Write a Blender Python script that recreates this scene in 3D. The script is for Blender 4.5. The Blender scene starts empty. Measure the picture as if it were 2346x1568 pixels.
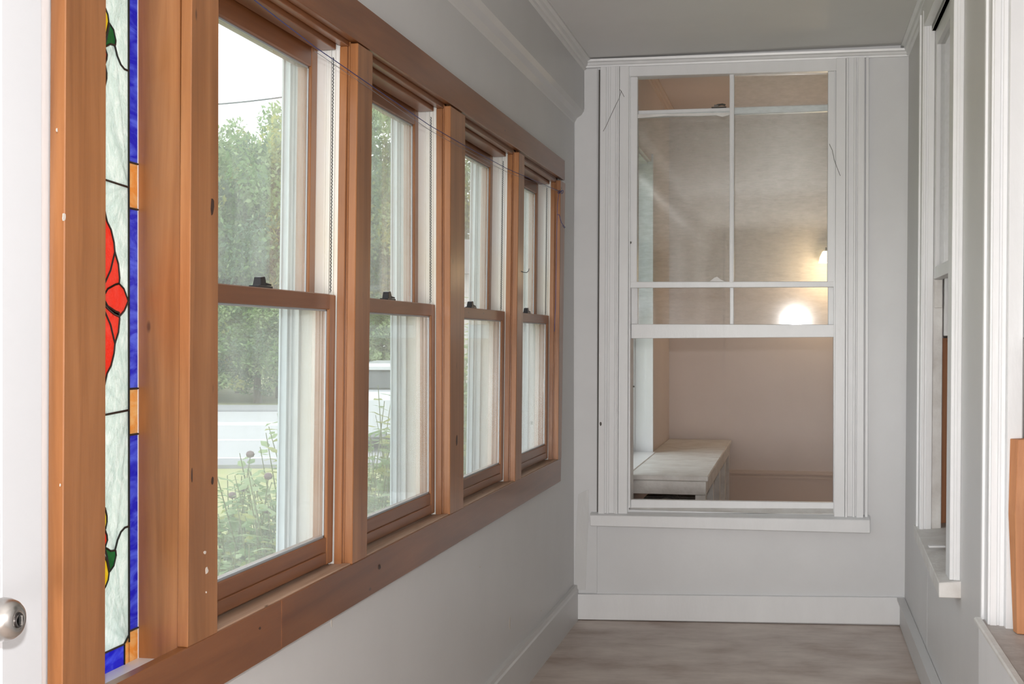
import bpy, bmesh, math, random
from mathutils import Vector, Matrix
random.seed(7)
SC = bpy.context.scene
COL = SC.collection
PI = math.pi

# ------------------------------------------------------------------ camera
FPX = 3000.0
YAW = math.atan(649 / FPX)
PIT = -math.atan(6 / FPX)
EYE = Vector((0, 0, 1.31))
cam_d = bpy.data.cameras.new('camera')
cam = bpy.data.objects.new('camera', cam_d)
COL.objects.link(cam)
cam.location = EYE
cam.rotation_euler = (PI / 2 + PIT, 0, YAW)
cam_d.sensor_width = 36
cam_d.lens = 36 * FPX / 2346
cam_d.clip_start = 0.05
cam_d.clip_end = 500
SC.camera = cam

# ------------------------------------------------------------------ light and exposure
SC.view_settings.view_transform = 'Standard'
SC.view_settings.look = 'None'
SC.view_settings.exposure = 0.1
SC.view_settings.gamma = 1.0
SC.view_settings.use_curve_mapping = False
w = bpy.data.worlds.new('overcast_sky')
SC.world = w
w.use_nodes = True
bg = w.node_tree.nodes['Background']
bg.inputs[0].default_value = (0.93, 0.97, 1.0, 1)
bg.inputs[1].default_value = 2.5


def area(name, loc, target, size, energy, color=(1, 1, 1), size_y=None):
    l = bpy.data.lights.new(name, 'AREA')
    l.energy = energy
    l.color = color
    l.size = size
    if size_y:
        l.shape = 'RECTANGLE'
        l.size_y = size_y
    o = bpy.data.objects.new(name, l)
    COL.objects.link(o)
    o.location = loc
    o.rotation_euler = (Vector(target) - Vector(loc)).to_track_quat('-Z', 'Y').to_euler()
    return o


area('camera_flash', (0.0, -0.02, 1.31 + 0.175), (-1.05, 4.6, 1.35), 0.05, 38, (1.0, 0.98, 0.97))
area('rear_fill_light', (-0.25, -3.45, 0.66), (-0.25, 6, 0.95), 1.1, 128, (1.0, 0.97, 0.94), 1.0)  # unseen fill light added low behind the camera, no real lamp there

try:
    SC.cycles.use_denoising = True
    SC.cycles.max_bounces = 8
    SC.cycles.transparent_max_bounces = 24
    SC.cycles.sample_clamp_indirect = 6
    SC.cycles.caustics_reflective = False
    SC.cycles.caustics_refractive = False
except Exception:
    pass

# ------------------------------------------------------------------ measuring helpers (photo pixel -> point on a real plane)
_F = Vector((-math.sin(YAW) * math.cos(PIT), math.cos(YAW) * math.cos(PIT), math.sin(PIT)))
_R = Vector((math.cos(YAW), math.sin(YAW), 0))
_U = _R.cross(_F)


def on(ax, v, px, py):
    d = _F + _R * ((px - 1173) / FPX) + _U * ((784 - py) / FPX)
    return EYE + d * ((v - EYE[ax]) / d[ax])


def oX(v, px, py): return on(0, v, px, py)
def oY(v, px, py): return on(1, v, px, py)
def oZ(v, px, py): return on(2, v, px, py)


# ------------------------------------------------------------------ object helpers
def mesh_obj(name, verts, faces, mat, parent=None, smooth=False, bevel=0.0, mats=None, fmat=None, solid=True):
    loc = Vector((0, 0, 0))
    if parent is not None:
        q = parent
        while q is not None:
            loc += q.location
            q = q.parent
    me = bpy.data.meshes.new(name)
    me.from_pydata([tuple(Vector(v) - loc) for v in verts], [], faces)
    if mats:
        for m in mats:
            me.materials.append(m)
        for i, p in enumerate(me.polygons):
            p.material_index = fmat[i]
    else:
        me.materials.append(mat)
    bm = bmesh.new()
    bm.from_mesh(me)
    if solid:
        bmesh.ops.recalc_face_normals(bm, faces=bm.faces)
    if bevel > 0:
        bmesh.ops.bevel(bm, geom=list(bm.edges), offset=bevel, segments=1, affect='EDGES', clamp_overlap=True)
    bm.to_mesh(me)
    bm.free()
    if smooth:
        for p in me.polygons:
            p.use_smooth = True
    me.update()
    o = bpy.data.objects.new(name, me)
    COL.objects.link(o)
    if parent is not None:
        o.parent = parent
    return o


def tag(o, label=None, cat=None, group=None, kind=None):
    if label: o['label'] = label
    if cat: o['category'] = cat
    if group: o['group'] = group
    if kind: o['kind'] = kind
    return o


def root(name, loc, label, cat, group=None, kind=None):
    o = bpy.data.objects.new(name, None)
    o.empty_display_size = 0.05
    o.location = loc
    COL.objects.link(o)
    return tag(o, label, cat, group, kind)


def copy_tree(o, parent=None):
    c = o.copy()
    COL.objects.link(c)
    c.parent = parent
    for ch in list(o.children):
        copy_tree(ch, c)
    return c


class MB:
    """collects solids into one mesh"""
    def __init__(s):
        s.v = []; s.f = []

    def add(s, v, f):
        n = len(s.v)
        s.v += [Vector(p) for p in v]
        s.f += [tuple(i + n for i in q) for q in f]
        return s

    def box(s, x0, x1, y0, y1, z0, z1):
        v = [(x, y, z) for z in (z0, z1) for y in (y0, y1) for x in (x0, x1)]
        return s.add(v, [(0, 1, 3, 2), (4, 6, 7, 5), (0, 4, 5, 1), (2, 3, 7, 6), (0, 2, 6, 4), (1, 5, 7, 3)])

    def slab(s, pts, vec):
        vec = Vector(vec)
        n = len(pts)
        v = [Vector(p) for p in pts] + [Vector(p) + vec for p in pts]
        f = [tuple(range(n)), tuple(range(2 * n - 1, n - 1, -1))]
        f += [(i, (i + 1) % n, (i + 1) % n + n, i + n) for i in range(n)]
        return s.add(v, f)

    def loft(s, rings, cap=True, closed=True):
        n = len(rings[0])
        v = [p for r in rings for p in r]
        f = []
        for k in range(len(rings) - 1):
            for i in range(n if closed else n - 1):
                j = (i + 1) % n
                f.append((k * n + i, k * n + j, (k + 1) * n + j, (k + 1) * n + i))
        if cap:
            f.append(tuple(range(n)))
            f.append(tuple(len(v) - n + i for i in range(n)))
        return s.add(v, f)

    def tube(s, pts, r, n=6):
        pts = [Vector(p) for p in pts]
        rings = []
        for i, p in enumerate(pts):
            a = pts[max(i - 1, 0)]
            b = pts[min(i + 1, len(pts) - 1)]
            d = (b - a).normalized()
            u = d.cross(Vector((0, 0, 1)))
            if u.length < 1e-3: u = d.cross(Vector((1, 0, 0)))
            u.normalize()
            w_ = d.cross(u)
            rr = r[i] if isinstance(r, (list, tuple)) else r
            rings.append([p + (u * math.cos(2 * PI * k / n) + w_ * math.sin(2 * PI * k / n)) * rr for k in range(n)])
        return s.loft(rings)

    def lathe(s, c, axis, prof, n=32):
        """prof = [(t along axis, radius)]"""
        axis = Vector(axis).normalized()
        u = axis.cross(Vector((0, 0, 1)))
        if u.length < 1e-3: u = Vector((1, 0, 0))
        u.normalize()
        w_ = axis.cross(u)
        c = Vector(c)
        return s.loft([[c + axis * t + (u * math.cos(2 * PI * k / n) + w_ * math.sin(2 * PI * k / n)) * r for k in range(n)] for t, r in prof])

    def map(s, fn):
        s.v = [fn(Vector(p)) for p in s.v]
        return s

    def build(s, name, mat, parent=None, bevel=0.0, smooth=False):
        return mesh_obj(name, s.v, s.f, mat, parent, smooth, bevel)


# ------------------------------------------------------------------ materials
def newmat(name):
    m = bpy.data.materials.new(name)
    m.use_nodes = True
    nt = m.node_tree
    for n in list(nt.nodes): nt.nodes.remove(n)
    out = nt.nodes.new('ShaderNodeOutputMaterial')
    return m, nt, out


def N(nt, t, **kw):
    n = nt.nodes.new(t)
    for k, v in kw.items():
        setattr(n, k, v)
    return n


def plain(name, col, rough=0.5, metal=0.0, spec=0.5, noise=0.0, nscale=8.0, bump=0.0, bscale=60.0, coat=0.0, col2=None, stretch=(1, 1, 1), emis=None, estr=0.0, trans=0.0):
    m, nt, out = newmat(name)
    b = N(nt, 'ShaderNodeBsdfPrincipled')
    b.inputs['Base Color'].default_value = (*col, 1)
    b.inputs['Roughness'].default_value = rough
    b.inputs['Metallic'].default_value = metal
    b.inputs['Specular IOR Level'].default_value = spec
    b.inputs['Coat Weight'].default_value = coat
    if coat: b.inputs['Coat Roughness'].default_value = 0.22
    if emis:
        b.inputs['Emission Color'].default_value = (*emis, 1)
        b.inputs['Emission Strength'].default_value = estr
    tc = N(nt, 'ShaderNodeTexCoord')
    mp = N(nt, 'ShaderNodeMapping')
    mp.inputs['Scale'].default_value = stretch
    nt.links.new(tc.outputs['Object'], mp.inputs['Vector'])
    if noise or col2:
        nz = N(nt, 'ShaderNodeTexNoise')
        nz.inputs['Scale'].default_value = nscale
        nz.inputs['Detail'].default_value = 6
        nz.inputs['Roughness'].default_value = 0.6
        nt.links.new(mp.outputs[0], nz.inputs['Vector'])
        mx = N(nt, 'ShaderNodeMix', data_type='RGBA')
        c2 = col2 or tuple(c * (1 - noise) for c in col)
        mx.inputs['A'].default_value = (*col, 1)
        mx.inputs['B'].default_value = (*c2, 1)
        rp = N(nt, 'ShaderNodeMapRange')
        rp.inputs['From Min'].default_value = 0.35
        rp.inputs['From Max'].default_value = 0.68
        nt.links.new(nz.outputs[0], rp.inputs['Value'])
        nt.links.new(rp.outputs[0], mx.inputs['Factor'])
        nt.links.new(mx.outputs['Result'], b.inputs['Base Color'])
    if bump:
        n2 = N(nt, 'ShaderNodeTexNoise')
        n2.inputs['Scale'].default_value = bscale
        n2.inputs['Detail'].default_value = 4
        nt.links.new(mp.outputs[0], n2.inputs['Vector'])
        bp = N(nt, 'ShaderNodeBump')
        bp.inputs['Strength'].default_value = bump
        bp.inputs['Distance'].default_value = 0.004
        nt.links.new(n2.outputs[0], bp.inputs['Height'])
        nt.links.new(bp.outputs[0], b.inputs['Normal'])
    if trans:
        tr = N(nt, 'ShaderNodeBsdfTranslucent')
        tr.inputs[0].default_value = (*col, 1)
        ms = N(nt, 'ShaderNodeMixShader')
        ms.inputs[0].default_value = trans
        nt.links.new(b.outputs[0], ms.inputs[1])
        nt.links.new(tr.outputs[0], ms.inputs[2])
        nt.links.new(ms.outputs[0], out.inputs[0])
    else:
        nt.links.new(b.outputs[0], out.inputs[0])
    return m


def wood(name, c1, c2, c3, axis, rough=0.36, coat=0.25):
    """grain runs along axis (0,1,2)"""
    m, nt, out = newmat(name)
    b = N(nt, 'ShaderNodeBsdfPrincipled')
    tc = N(nt, 'ShaderNodeTexCoord')
    oi = N(nt, 'ShaderNodeObjectInfo')
    ad = N(nt, 'ShaderNodeVectorMath', operation='ADD')
    sc = N(nt, 'ShaderNodeVectorMath', operation='SCALE')
    cx = N(nt, 'ShaderNodeCombineXYZ')
    for i in range(3): nt.links.new(oi.outputs['Random'], cx.inputs[i])
    sc.inputs['Scale'].default_value = 37.0
    nt.links.new(cx.outputs[0], sc.inputs[0])
    nt.links.new(tc.outputs['Object'], ad.inputs[0])
    nt.links.new(sc.outputs[0], ad.inputs[1])
    mp = N(nt, 'ShaderNodeMapping')
    s = [22, 22, 22]; s[axis] = 1.2
    mp.inputs['Scale'].default_value = s
    nt.links.new(ad.outputs[0], mp.inputs['Vector'])
    g = N(nt, 'ShaderNodeTexNoise')
    g.inputs['Scale'].default_value = 1.0
    g.inputs['Detail'].default_value = 7
    g.inputs['Roughness'].default_value = 0.65
    g.inputs['Distortion'].default_value = 0.6
    nt.links.new(mp.outputs[0], g.inputs['Vector'])
    r = N(nt, 'ShaderNodeValToRGB')
    e = r.color_ramp.elements
    e[0].position = 0.28; e[0].color = (*c1, 1)
    e[1].position = 0.75; e[1].color = (*c3, 1)
    k = e.new(0.5); k.color = (*c2, 1)
    nt.links.new(g.outputs[0], r.inputs[0])
    # broad blotches of stain
    mp2 = N(nt, 'ShaderNodeMapping')
    s2 = [7, 7, 7]; s2[axis] = 2.2
    mp2.inputs['Scale'].default_value = s2
    nt.links.new(ad.outputs[0], mp2.inputs['Vector'])
    g2 = N(nt, 'ShaderNodeTexNoise')
    g2.inputs['Scale'].default_value = 1.0
    g2.inputs['Detail'].default_value = 3
    nt.links.new(mp2.outputs[0], g2.inputs['Vector'])
    mr = N(nt, 'ShaderNodeMapRange')
    mr.inputs['From Min'].default_value = 0.3
    mr.inputs['From Max'].default_value = 0.7
    mr.inputs['To Min'].default_value = 0.82
    mr.inputs['To Max'].default_value = 1.12
    nt.links.new(g2.outputs[0], mr.inputs['Value'])
    hv = N(nt, 'ShaderNodeHueSaturation')
    nt.links.new(r.outputs[0], hv.inputs['Color'])
    nt.links.new(mr.outputs[0], hv.inputs['Value'])
    # small dark knots / nail holes
    mp3 = N(nt, 'ShaderNodeMapping')
    s3 = [16, 16, 16]; s3[axis] = 6
    mp3.inputs['Scale'].default_value = s3
    nt.links.new(ad.outputs[0], mp3.inputs['Vector'])
    vo = N(nt, 'ShaderNodeTexVoronoi')
    vo.inputs['Scale'].default_value = 1.0
    nt.links.new(mp3.outputs[0], vo.inputs['Vector'])
    kn = N(nt, 'ShaderNodeMapRange')
    kn.inputs['From Min'].default_value = 0.03
    kn.inputs['From Max'].default_value = 0.075
    kn.inputs['To Min'].default_value = 0.75
    kn.inputs['To Max'].default_value = 0.0
    nt.links.new(vo.outputs['Distance'], kn.inputs['Value'])
    mx = N(nt, 'ShaderNodeMix', data_type='RGBA')
    nt.links.new(kn.outputs[0], mx.inputs['Factor'])
    nt.links.new(hv.outputs[0], mx.inputs['A'])
    mx.inputs['B'].default_value = (c1[0] * 0.3, c1[1] * 0.25, c1[2] * 0.25, 1)
    nt.links.new(mx.outputs['Result'], b.inputs['Base Color'])
    b.inputs['Roughness'].default_value = rough
    b.inputs['Coat Weight'].default_value = coat
    b.inputs['Coat Roughness'].default_value = 0.2
    bp = N(nt, 'ShaderNodeBump')
    bp.inputs['Strength'].default_value = 0.25
    bp.inputs['Distance'].default_value = 0.002
    nt.links.new(g.outputs[0], bp.inputs['Height'])
    nt.links.new(bp.outputs[0], b.inputs['Normal'])
    nt.links.new(b.outputs[0], out.inputs[0])
    return m


def pane_mat(name, haze, hazecol, streak, stretch=(6, 6, 2), nscale=3.0, gloss=1.0, rough=0.03):
    """thin window glass: clear + mirror by fresnel + dusty film"""
    m, nt, out = newmat(name)
    t = N(nt, 'ShaderNodeBsdfTransparent')
    t.inputs[0].default_value = (0.95, 0.97, 0.97, 1)
    gl = N(nt, 'ShaderNodeBsdfGlossy')
    gl.inputs['Roughness'].default_value = rough
    gl.inputs[0].default_value = (gloss, gloss, gloss, 1)
    lw = N(nt, 'ShaderNodeLayerWeight')
    lw.inputs[0].default_value = 0.5
    pw = N(nt, 'ShaderNodeMath', operation='POWER'); pw.inputs[1].default_value = 5.0
    nt.links.new(lw.outputs['Facing'], pw.inputs[0])
    fr = N(nt, 'ShaderNodeMath', operation='MULTIPLY_ADD'); fr.inputs[1].default_value = 0.9; fr.inputs[2].default_value = 0.035
    nt.links.new(pw.outputs[0], fr.inputs[0])
    tc = N(nt, 'ShaderNodeTexCoord')
    mp = N(nt, 'ShaderNodeMapping')
    mp.inputs['Scale'].default_value = stretch
    nt.links.new(tc.outputs['Object'], mp.inputs['Vector'])
    nz = N(nt, 'ShaderNodeTexNoise')
    nz.inputs['Scale'].default_value = nscale
    nz.inputs['Detail'].default_value = 8
    nz.inputs['Roughness'].default_value = 0.7
    nt.links.new(mp.outputs[0], nz.inputs['Vector'])
    mr = N(nt, 'ShaderNodeMapRange')
    mr.inputs['From Min'].default_value = 0.4
    mr.inputs['From Max'].default_value = 0.8
    mr.inputs['To Min'].default_value = haze
    mr.inputs['To Max'].default_value = haze + streak
    nt.links.new(nz.outputs[0], mr.inputs['Value'])
    d = N(nt, 'ShaderNodeBsdfDiffuse'); d.inputs[0].default_value = (*hazecol, 1)
    tl = N(nt, 'ShaderNodeBsdfTranslucent'); tl.inputs[0].default_value = (*hazecol, 1)
    dm = N(nt, 'ShaderNodeMixShader'); dm.inputs[0].default_value = 0.5
    nt.links.new(d.outputs[0], dm.inputs[1]); nt.links.new(tl.outputs[0], dm.inputs[2])
    m1 = N(nt, 'ShaderNodeMixShader')
    nt.links.new(fr.outputs[0], m1.inputs[0])
    nt.links.new(t.outputs[0], m1.inputs[1]); nt.links.new(gl.outputs[0], m1.inputs[2])
    m2 = N(nt, 'ShaderNodeMixShader')
    nt.links.new(mr.outputs[0], m2.inputs[0])
    nt.links.new(m1.outputs[0], m2.inputs[1]); nt.links.new(dm.outputs[0], m2.inputs[2])
    nt.links.new(m2.outputs[0], out.inputs[0])
    return m


def art_glass(name, c1, c2, scale, stretch, bump, clear=0.0, rough=0.12):
    m, nt, out = newmat(name)
    tc = N(nt, 'ShaderNodeTexCoord')
    mp = N(nt, 'ShaderNodeMapping'); mp.inputs['Scale'].default_value = stretch
    nt.links.new(tc.outputs['Object'], mp.inputs['Vector'])
    nz = N(nt, 'ShaderNodeTexNoise'); nz.inputs['Scale'].default_value = scale
    nz.inputs['Detail'].default_value = 3; nz.inputs['Distortion'].default_value = 1.2
    nt.links.new(mp.outputs[0], nz.inputs['Vector'])
    r = N(nt, 'ShaderNodeValToRGB')
    r.color_ramp.elements[0].position = 0.42; r.color_ramp.elements[0].color = (*c1, 1)
    r.color_ramp.elements[1].position = 0.66; r.color_ramp.elements[1].color = (*c2, 1)
    nt.links.new(nz.outputs[0], r.inputs[0])
    n2 = N(nt, 'ShaderNodeTexNoise'); n2.inputs['Scale'].default_value = 170; n2.inputs['Detail'].default_value = 2
    nt.links.new(tc.outputs['Object'], n2.inputs['Vector'])
    bp = N(nt, 'ShaderNodeBump'); bp.inputs['Strength'].default_value = bump; bp.inputs['Distance'].default_value = 0.003
    nt.links.new(n2.outputs[0], bp.inputs['Height'])
    tl = N(nt, 'ShaderNodeBsdfTranslucent'); df = N(nt, 'ShaderNodeBsdfDiffuse')
    gl = N(nt, 'ShaderNodeBsdfGlossy'); gl.inputs['Roughness'].default_value = rough
    for q in (tl, df): nt.links.new(r.outputs[0], q.inputs[0])
    for q in (tl, df, gl): nt.links.new(bp.outputs[0], q.inputs['Normal'])
    m1 = N(nt, 'ShaderNodeMixShader'); m1.inputs[0].default_value = 0.35
    nt.links.new(tl.outputs[0], m1.inputs[1]); nt.links.new(df.outputs[0], m1.inputs[2])
    m2 = N(nt, 'ShaderNodeMixShader'); m2.inputs[0].default_value = 0.05
    nt.links.new(m1.outputs[0], m2.inputs[1]); nt.links.new(gl.outputs[0], m2.inputs[2])
    nt.links.new(m2.outputs[0], out.inputs[0])
    return m


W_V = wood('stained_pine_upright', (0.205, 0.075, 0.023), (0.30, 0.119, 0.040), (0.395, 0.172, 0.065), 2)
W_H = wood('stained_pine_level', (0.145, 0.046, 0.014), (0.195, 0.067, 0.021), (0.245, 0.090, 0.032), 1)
W_SILL = wood('worn_sill', (0.30, 0.17, 0.10), (0.45, 0.29, 0.20), (0.58, 0.42, 0.32), 1, 0.6, 0)
W_RAW = wood('bare_board', (0.38, 0.14, 0.05), (0.50, 0.21, 0.085), (0.60, 0.28, 0.12), 2, 0.6, 0)
TRIM = plain('white_gloss_trim', (0.80, 0.805, 0.815), 0.33, noise=0.05, nscale=3, bump=0.12, bscale=30, stretch=(3, 3, 1))
TRIM_DIRTY = plain('old_white_trim', (0.76, 0.75, 0.73), 0.45, nscale=9, col2=(0.60, 0.57, 0.54), bump=0.35, bscale=60)
WALLP = plain('grey_white_wall_paint', (0.66, 0.652, 0.648), 0.42, noise=0.05, nscale=2.2, bump=0.10, bscale=30)
CEILP = plain('ceiling_paint', (0.80, 0.79, 0.78), 0.55, noise=0.05, nscale=1.8, bump=0.1, bscale=20)
FARP = plain('far_wall_paint', (0.70, 0.705, 0.715), 0.36, noise=0.06, nscale=3, bump=0.12, bscale=26)
ROOMP = plain('beige_room_paint', (0.76, 0.68, 0.65), 0.7, noise=0.08, nscale=1.2, bump=0.12, bscale=40)
ROOMT = plain('beige_room_trim', (0.68, 0.57, 0.51), 0.6)
LINER = plain('white_vinyl_liner', (0.76, 0.76, 0.75), 0.4, col2=(0.74, 0.70, 0.60), nscale=2.2, stretch=(3, 3, 1))
STEEL = plain('dark_spring_steel', (0.09, 0.10, 0.11), 0.5, metal=0.6)
BEAD = plain('grey_glazing_bead', (0.42, 0.45, 0.47), 0.35, metal=0.3)
EXTW = plain('exterior_white_paint', (0.70, 0.73, 0.75), 0.6, noise=0.14, nscale=12, stretch=(4, 4, 1))
EXTB = plain('storm_track_white', (0.68, 0.76, 0.82), 0.5, noise=0.1, nscale=20, stretch=(2, 2, 1))
BRONZE = plain('dark_bronze_lock', (0.035, 0.032, 0.034), 0.3, metal=0.5)
NICKEL = plain('satin_nickel', (0.52, 0.50, 0.48), 0.27, metal=1.0)
NICKEL_D = plain('dark_nickel_rim', (0.16, 0.15, 0.15), 0.3, metal=1.0)
DOORW = plain('white_door_paint', (0.66, 0.67, 0.695), 0.4, noise=0.02, nscale=4)
CAME = plain('lead_came', (0.022, 0.02, 0.018), 0.35, metal=0.4)
CORD = plain('blue_cord', (0.03, 0.035, 0.16), 0.6)
CORD_G = plain('grey_line', (0.18, 0.18, 0.22), 0.5)
G_WIN = pane_mat('window_pane', 0.105, (0.92, 0.96, 0.95), 0.12)
G_OLD = pane_mat('dusty_old_pane', 0.03, (0.62, 0.58, 0.52), 0.10, (3, 3, 11), 7.0, rough=.055)
G_WHITE = art_glass('clear_rippled_art_glass', (0.80, 0.88, 0.86), (0.95, 0.99, 0.98), 60, (1, 1, 0.5), 1.0)
G_BLUE = art_glass('blue_streaky_glass', (0.04, 0.045, 0.70), (0.20, 0.28, 0.92), 5, (1, 2, 7), 0.4)
G_AMBER = art_glass('amber_streaky_glass', (0.88, 0.46, 0.13), (0.92, 0.66, 0.34), 9, (1, 2, 4), 0.3)
G_RED = art_glass('red_orange_glass', (0.88, 0.075, 0.03), (0.92, 0.16, 0.10), 10, (1, 1, 1), 0.5)
G_GREEN = art_glass('green_glass', (0.02, 0.22, 0.07), (0.05, 0.36, 0.12), 14, (1, 1, 1), 0.3)
G_YEL = art_glass('yellow_glass', (0.88, 0.66, 0.03), (0.92, 0.78, 0.12), 14, (1, 1, 1), 0.3)


def floor_mat():
    m, nt, out = newmat('worn_painted_plywood')
    b = N(nt, 'ShaderNodeBsdfPrincipled')
    tc = N(nt, 'ShaderNodeTexCoord')
    mp = N(nt, 'ShaderNodeMapping'); mp.inputs['Scale'].default_value = (1.3, 2.2, 1)
    nt.links.new(tc.outputs['Object'], mp.inputs['Vector'])
    a = N(nt, 'ShaderNodeTexNoise'); a.inputs['Scale'].default_value = 2.2; a.inputs['Detail'].default_value = 7; a.inputs['Roughness'].default_value = 0.62
    nt.links.new(mp.outputs[0], a.inputs['Vector'])
    r = N(nt, 'ShaderNodeValToRGB')
    e = r.color_ramp.elements
    e[0].position = 0.28; e[0].color = (0.36, 0.26, 0.20, 1)
    e[1].position = 0.72; e[1].color = (0.70, 0.61, 0.54, 1)
    k = e.new(0.48); k.color = (0.54, 0.45, 0.395, 1)
    nt.links.new(a.outputs[0], r.inputs[0])
    mp2 = N(nt, 'ShaderNodeMapping'); mp2.inputs['Scale'].default_value = (4, 30, 1)
    nt.links.new(tc.outputs['Object'], mp2.inputs['Vector'])
    c = N(nt, 'ShaderNodeTexNoise'); c.inputs['Scale'].default_value = 2.0; c.inputs['Detail'].default_value = 5
    nt.links.new(mp2.outputs[0], c.inputs['Vector'])
    mr = N(nt, 'ShaderNodeMapRange')
    mr.inputs['From Min'].default_value = 0.25; mr.inputs['From Max'].default_value = 0.45
    mr.inputs['To Min'].default_value = 0.86; mr.inputs['To Max'].default_value = 1.0
    nt.links.new(c.outputs[0], mr.inputs['Value'])
    hv = N(nt, 'ShaderNodeHueSaturation')
    nt.links.new(r.outputs[0], hv.inputs['Color']); nt.links.new(mr.outputs[0], hv.inputs['Value'])
    nt.links.new(hv.outputs[0], b.inputs['Base Color'])
    b.inputs['Roughness'].default_value = 0.45
    bp = N(nt, 'ShaderNodeBump'); bp.inputs['Strength'].default_value = 0.2; bp.inputs['Distance'].default_value = 0.003
    nt.links.new(c.outputs[0], bp.inputs['Height']); nt.links.new(bp.outputs[0], b.inputs['Normal'])
    nt.links.new(b.outputs[0], out.inputs[0])
    return m


FLOORM = floor_mat()

# ------------------------------------------------------------------ main planes
XL = -1.02            # left wall surface
XC = -1.0             # face of the timber casing
YF = 6.10             # far wall surface
LC = oY(YF, 1313, 900).x          # left far corner
XR = oY(YF, 2077, 778).x          # right wall surface at eye height
ZCE = oY(YF, 1343, 137).z         # ceiling height
ZFR = oY(YF, 2063, 1432).z        # floor rises a little towards the house
ZFL = oY(YF, 1313, 1420).z
KR = 0.0068                        # the right wall leans a little


def leanR(v):
    return Vector((v.x + KR * (v.z - 1.3), v.y, v.z))


def fz(x):                          # floor height at x
    return ZFL + (ZFR - ZFL) * (x - LC) / (XR - LC)


YB = -3.6

# ------------------------------------------------------------------ room shell
fl = MB().slab([(XL - .03, YB - .1, fz(XL)), (XR + .06, YB - .1, fz(XR)), (XR + .06, YF, fz(XR)), (XL - .03, YF, fz(XL))], (0, 0, -.08)).build('floor', FLOORM)
tag(fl, 'worn brownish painted plywood floor of the narrow porch', 'floor', kind='structure')
ce = MB().box(XL - .2, XR + .2, YB - .1, YF, ZCE, ZCE + .1).build('ceiling', CEILP)
tag(ce, 'plain grey-white porch ceiling', 'ceiling', kind='structure')

Z_AP0, Z_AP1 = 0.692, 0.790
Z_H0, Z_H1 = 2.004, 2.104
YW0, YW1 = 1.70, 5.70
wl = MB()
wl.box(XL - .19, XL, YB, 0.72, -.15, ZCE)                     # behind the camera
wl.box(XL - .19, XL, 0.72, 1.662, 2.09, ZCE)                  # over the door
wl.box(XL - .16, XL, 1.662, YW1 + .02, -.15, 0.765)           # under the windows
wl.box(XL - .16, XL, 1.662, YW1 + .02, Z_H0 + .03, ZCE)       # over the windows
wl.box(XL - .16, XL, YW1 + .02, YF, -.15, ZCE)                # far end
wall_left = wl.build('wall_left', WALLP)
tag(wall_left, 'grey-white plaster wall on the left, under and over the timber windows', 'wall', kind='structure')

zb = oY(YF, 1338, 256).z
xb0 = oY(YF, 1338, 200).x
bz = zb
beam = MB()
prof = [(XL - .005, ZCE), (xb0, ZCE), (xb0, bz), (xb0 - .012, bz - .018), (xb0 - .032, bz - .030), (XL + .004, bz - .05), (XL - .005, bz - .06)]
beam.loft([[Vector((x, y, z)) for x, z in prof] for y in (YB, YF + .0)])
tag(beam.build('trim_1', WALLP), 'boxed frieze along the top of the left wall', 'frieze', kind='structure')
cp = [(0, 0), (.036, 0), (.036, -.010), (.024, -.016), (.020, -.030), (.012, -.036), (.010, -.048), (0, -.052)]
cr = MB().loft([[Vector((xb0 + a, y, ZCE + b)) for a, b in cp] for y in (YB, YF)])
tag(cr.build('trim_2', CEILP), 'thin crown moulding where the left frieze meets the ceiling', 'moulding', kind='structure')
cr = MB().loft([[leanR(Vector((XR - a, y, ZCE + b))) for a, b in cp] for y in (YB, YF)])
tag(cr.build('trim_3', TRIM), 'thin crown moulding along the right wall at the ceiling', 'moulding', kind='structure')
# far crown: follows the ceiling line of the far wall
p0, p1 = oY(YF, 1336, 157), oY(YF, 2083, 130)
q0, q1 = oY(YF - .03, 1350, 137), oY(YF - .03, 2067, 112)
h0 = q0.z - p0.z; h1 = q1.z - p1.z
fr_ = [(0, 0), (.014, 0), (.016, .25), (.024, .30), (.030, .62), (.042, .70), (.044, 1.02), (0, 1.02)]
cr = MB().loft([[Vector((p.x, YF - a, p.z + b * h)) for a, b in fr_] for p, h in ((p0, h0), (p1, h1))])
tag(cr.build('trim_4', TRIM), 'stepped crown moulding across the top of the far wall', 'moulding', kind='structure')

# baseboards
def bb(name, a, b, nrm, h0, h1, th, mat, label):
    """board from a to b standing on the floor"""
    m = MB()
    pr = [(0, 0), (th, 0), (th, .86), (th * .8, .90), (th * .75, 1), (0, 1)]
    m.loft([[Vector(p) + Vector(nrm) * t + Vector((0, 0, h * z)) for t, z in pr] for p, h in ((a, h0), (b, h1))])
    return tag(m.build(name, mat), label, 'baseboard', kind='structure')


hb = oX(XC, 1308, 1359).z
bb('baseboard_left', (XL, YB, ZFL), (XL, YF, ZFL), (1, 0, 0), hb - ZFL, hb - ZFL, .022, WALLP, 'grey-white baseboard under the timber windows')
g0, g1 = oY(YF - .02, 1310, 1362), oY(YF - .02, 2070, 1370)
b0, b1 = oY(YF - .02, 1315, 1420), oY(YF - .02, 2064, 1432)
m = MB().slab([(b0.x, YF - .02, b0.z), (b1.x, YF - .02, b1.z), (g1.x, YF - .02, g1.z), (g0.x, YF - .02, g0.z)], (0, .02, 0))
tag(m.build('baseboard_far', TRIM, bevel=.002), 'white baseboard across the foot of the far wall', 'baseboard', kind='structure')
m = MB().box(XR - .022, XR, YB, YF, fz(XR), g1.z - .004).box(XR - .034, XR - .002, YB, YF - .02, g1.z - .012, g1.z - .001).map(leanR)
tag(m.build('baseboard_right', WALLP), 'grey baseboard along the right wall', 'baseboard', kind='structure')

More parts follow.
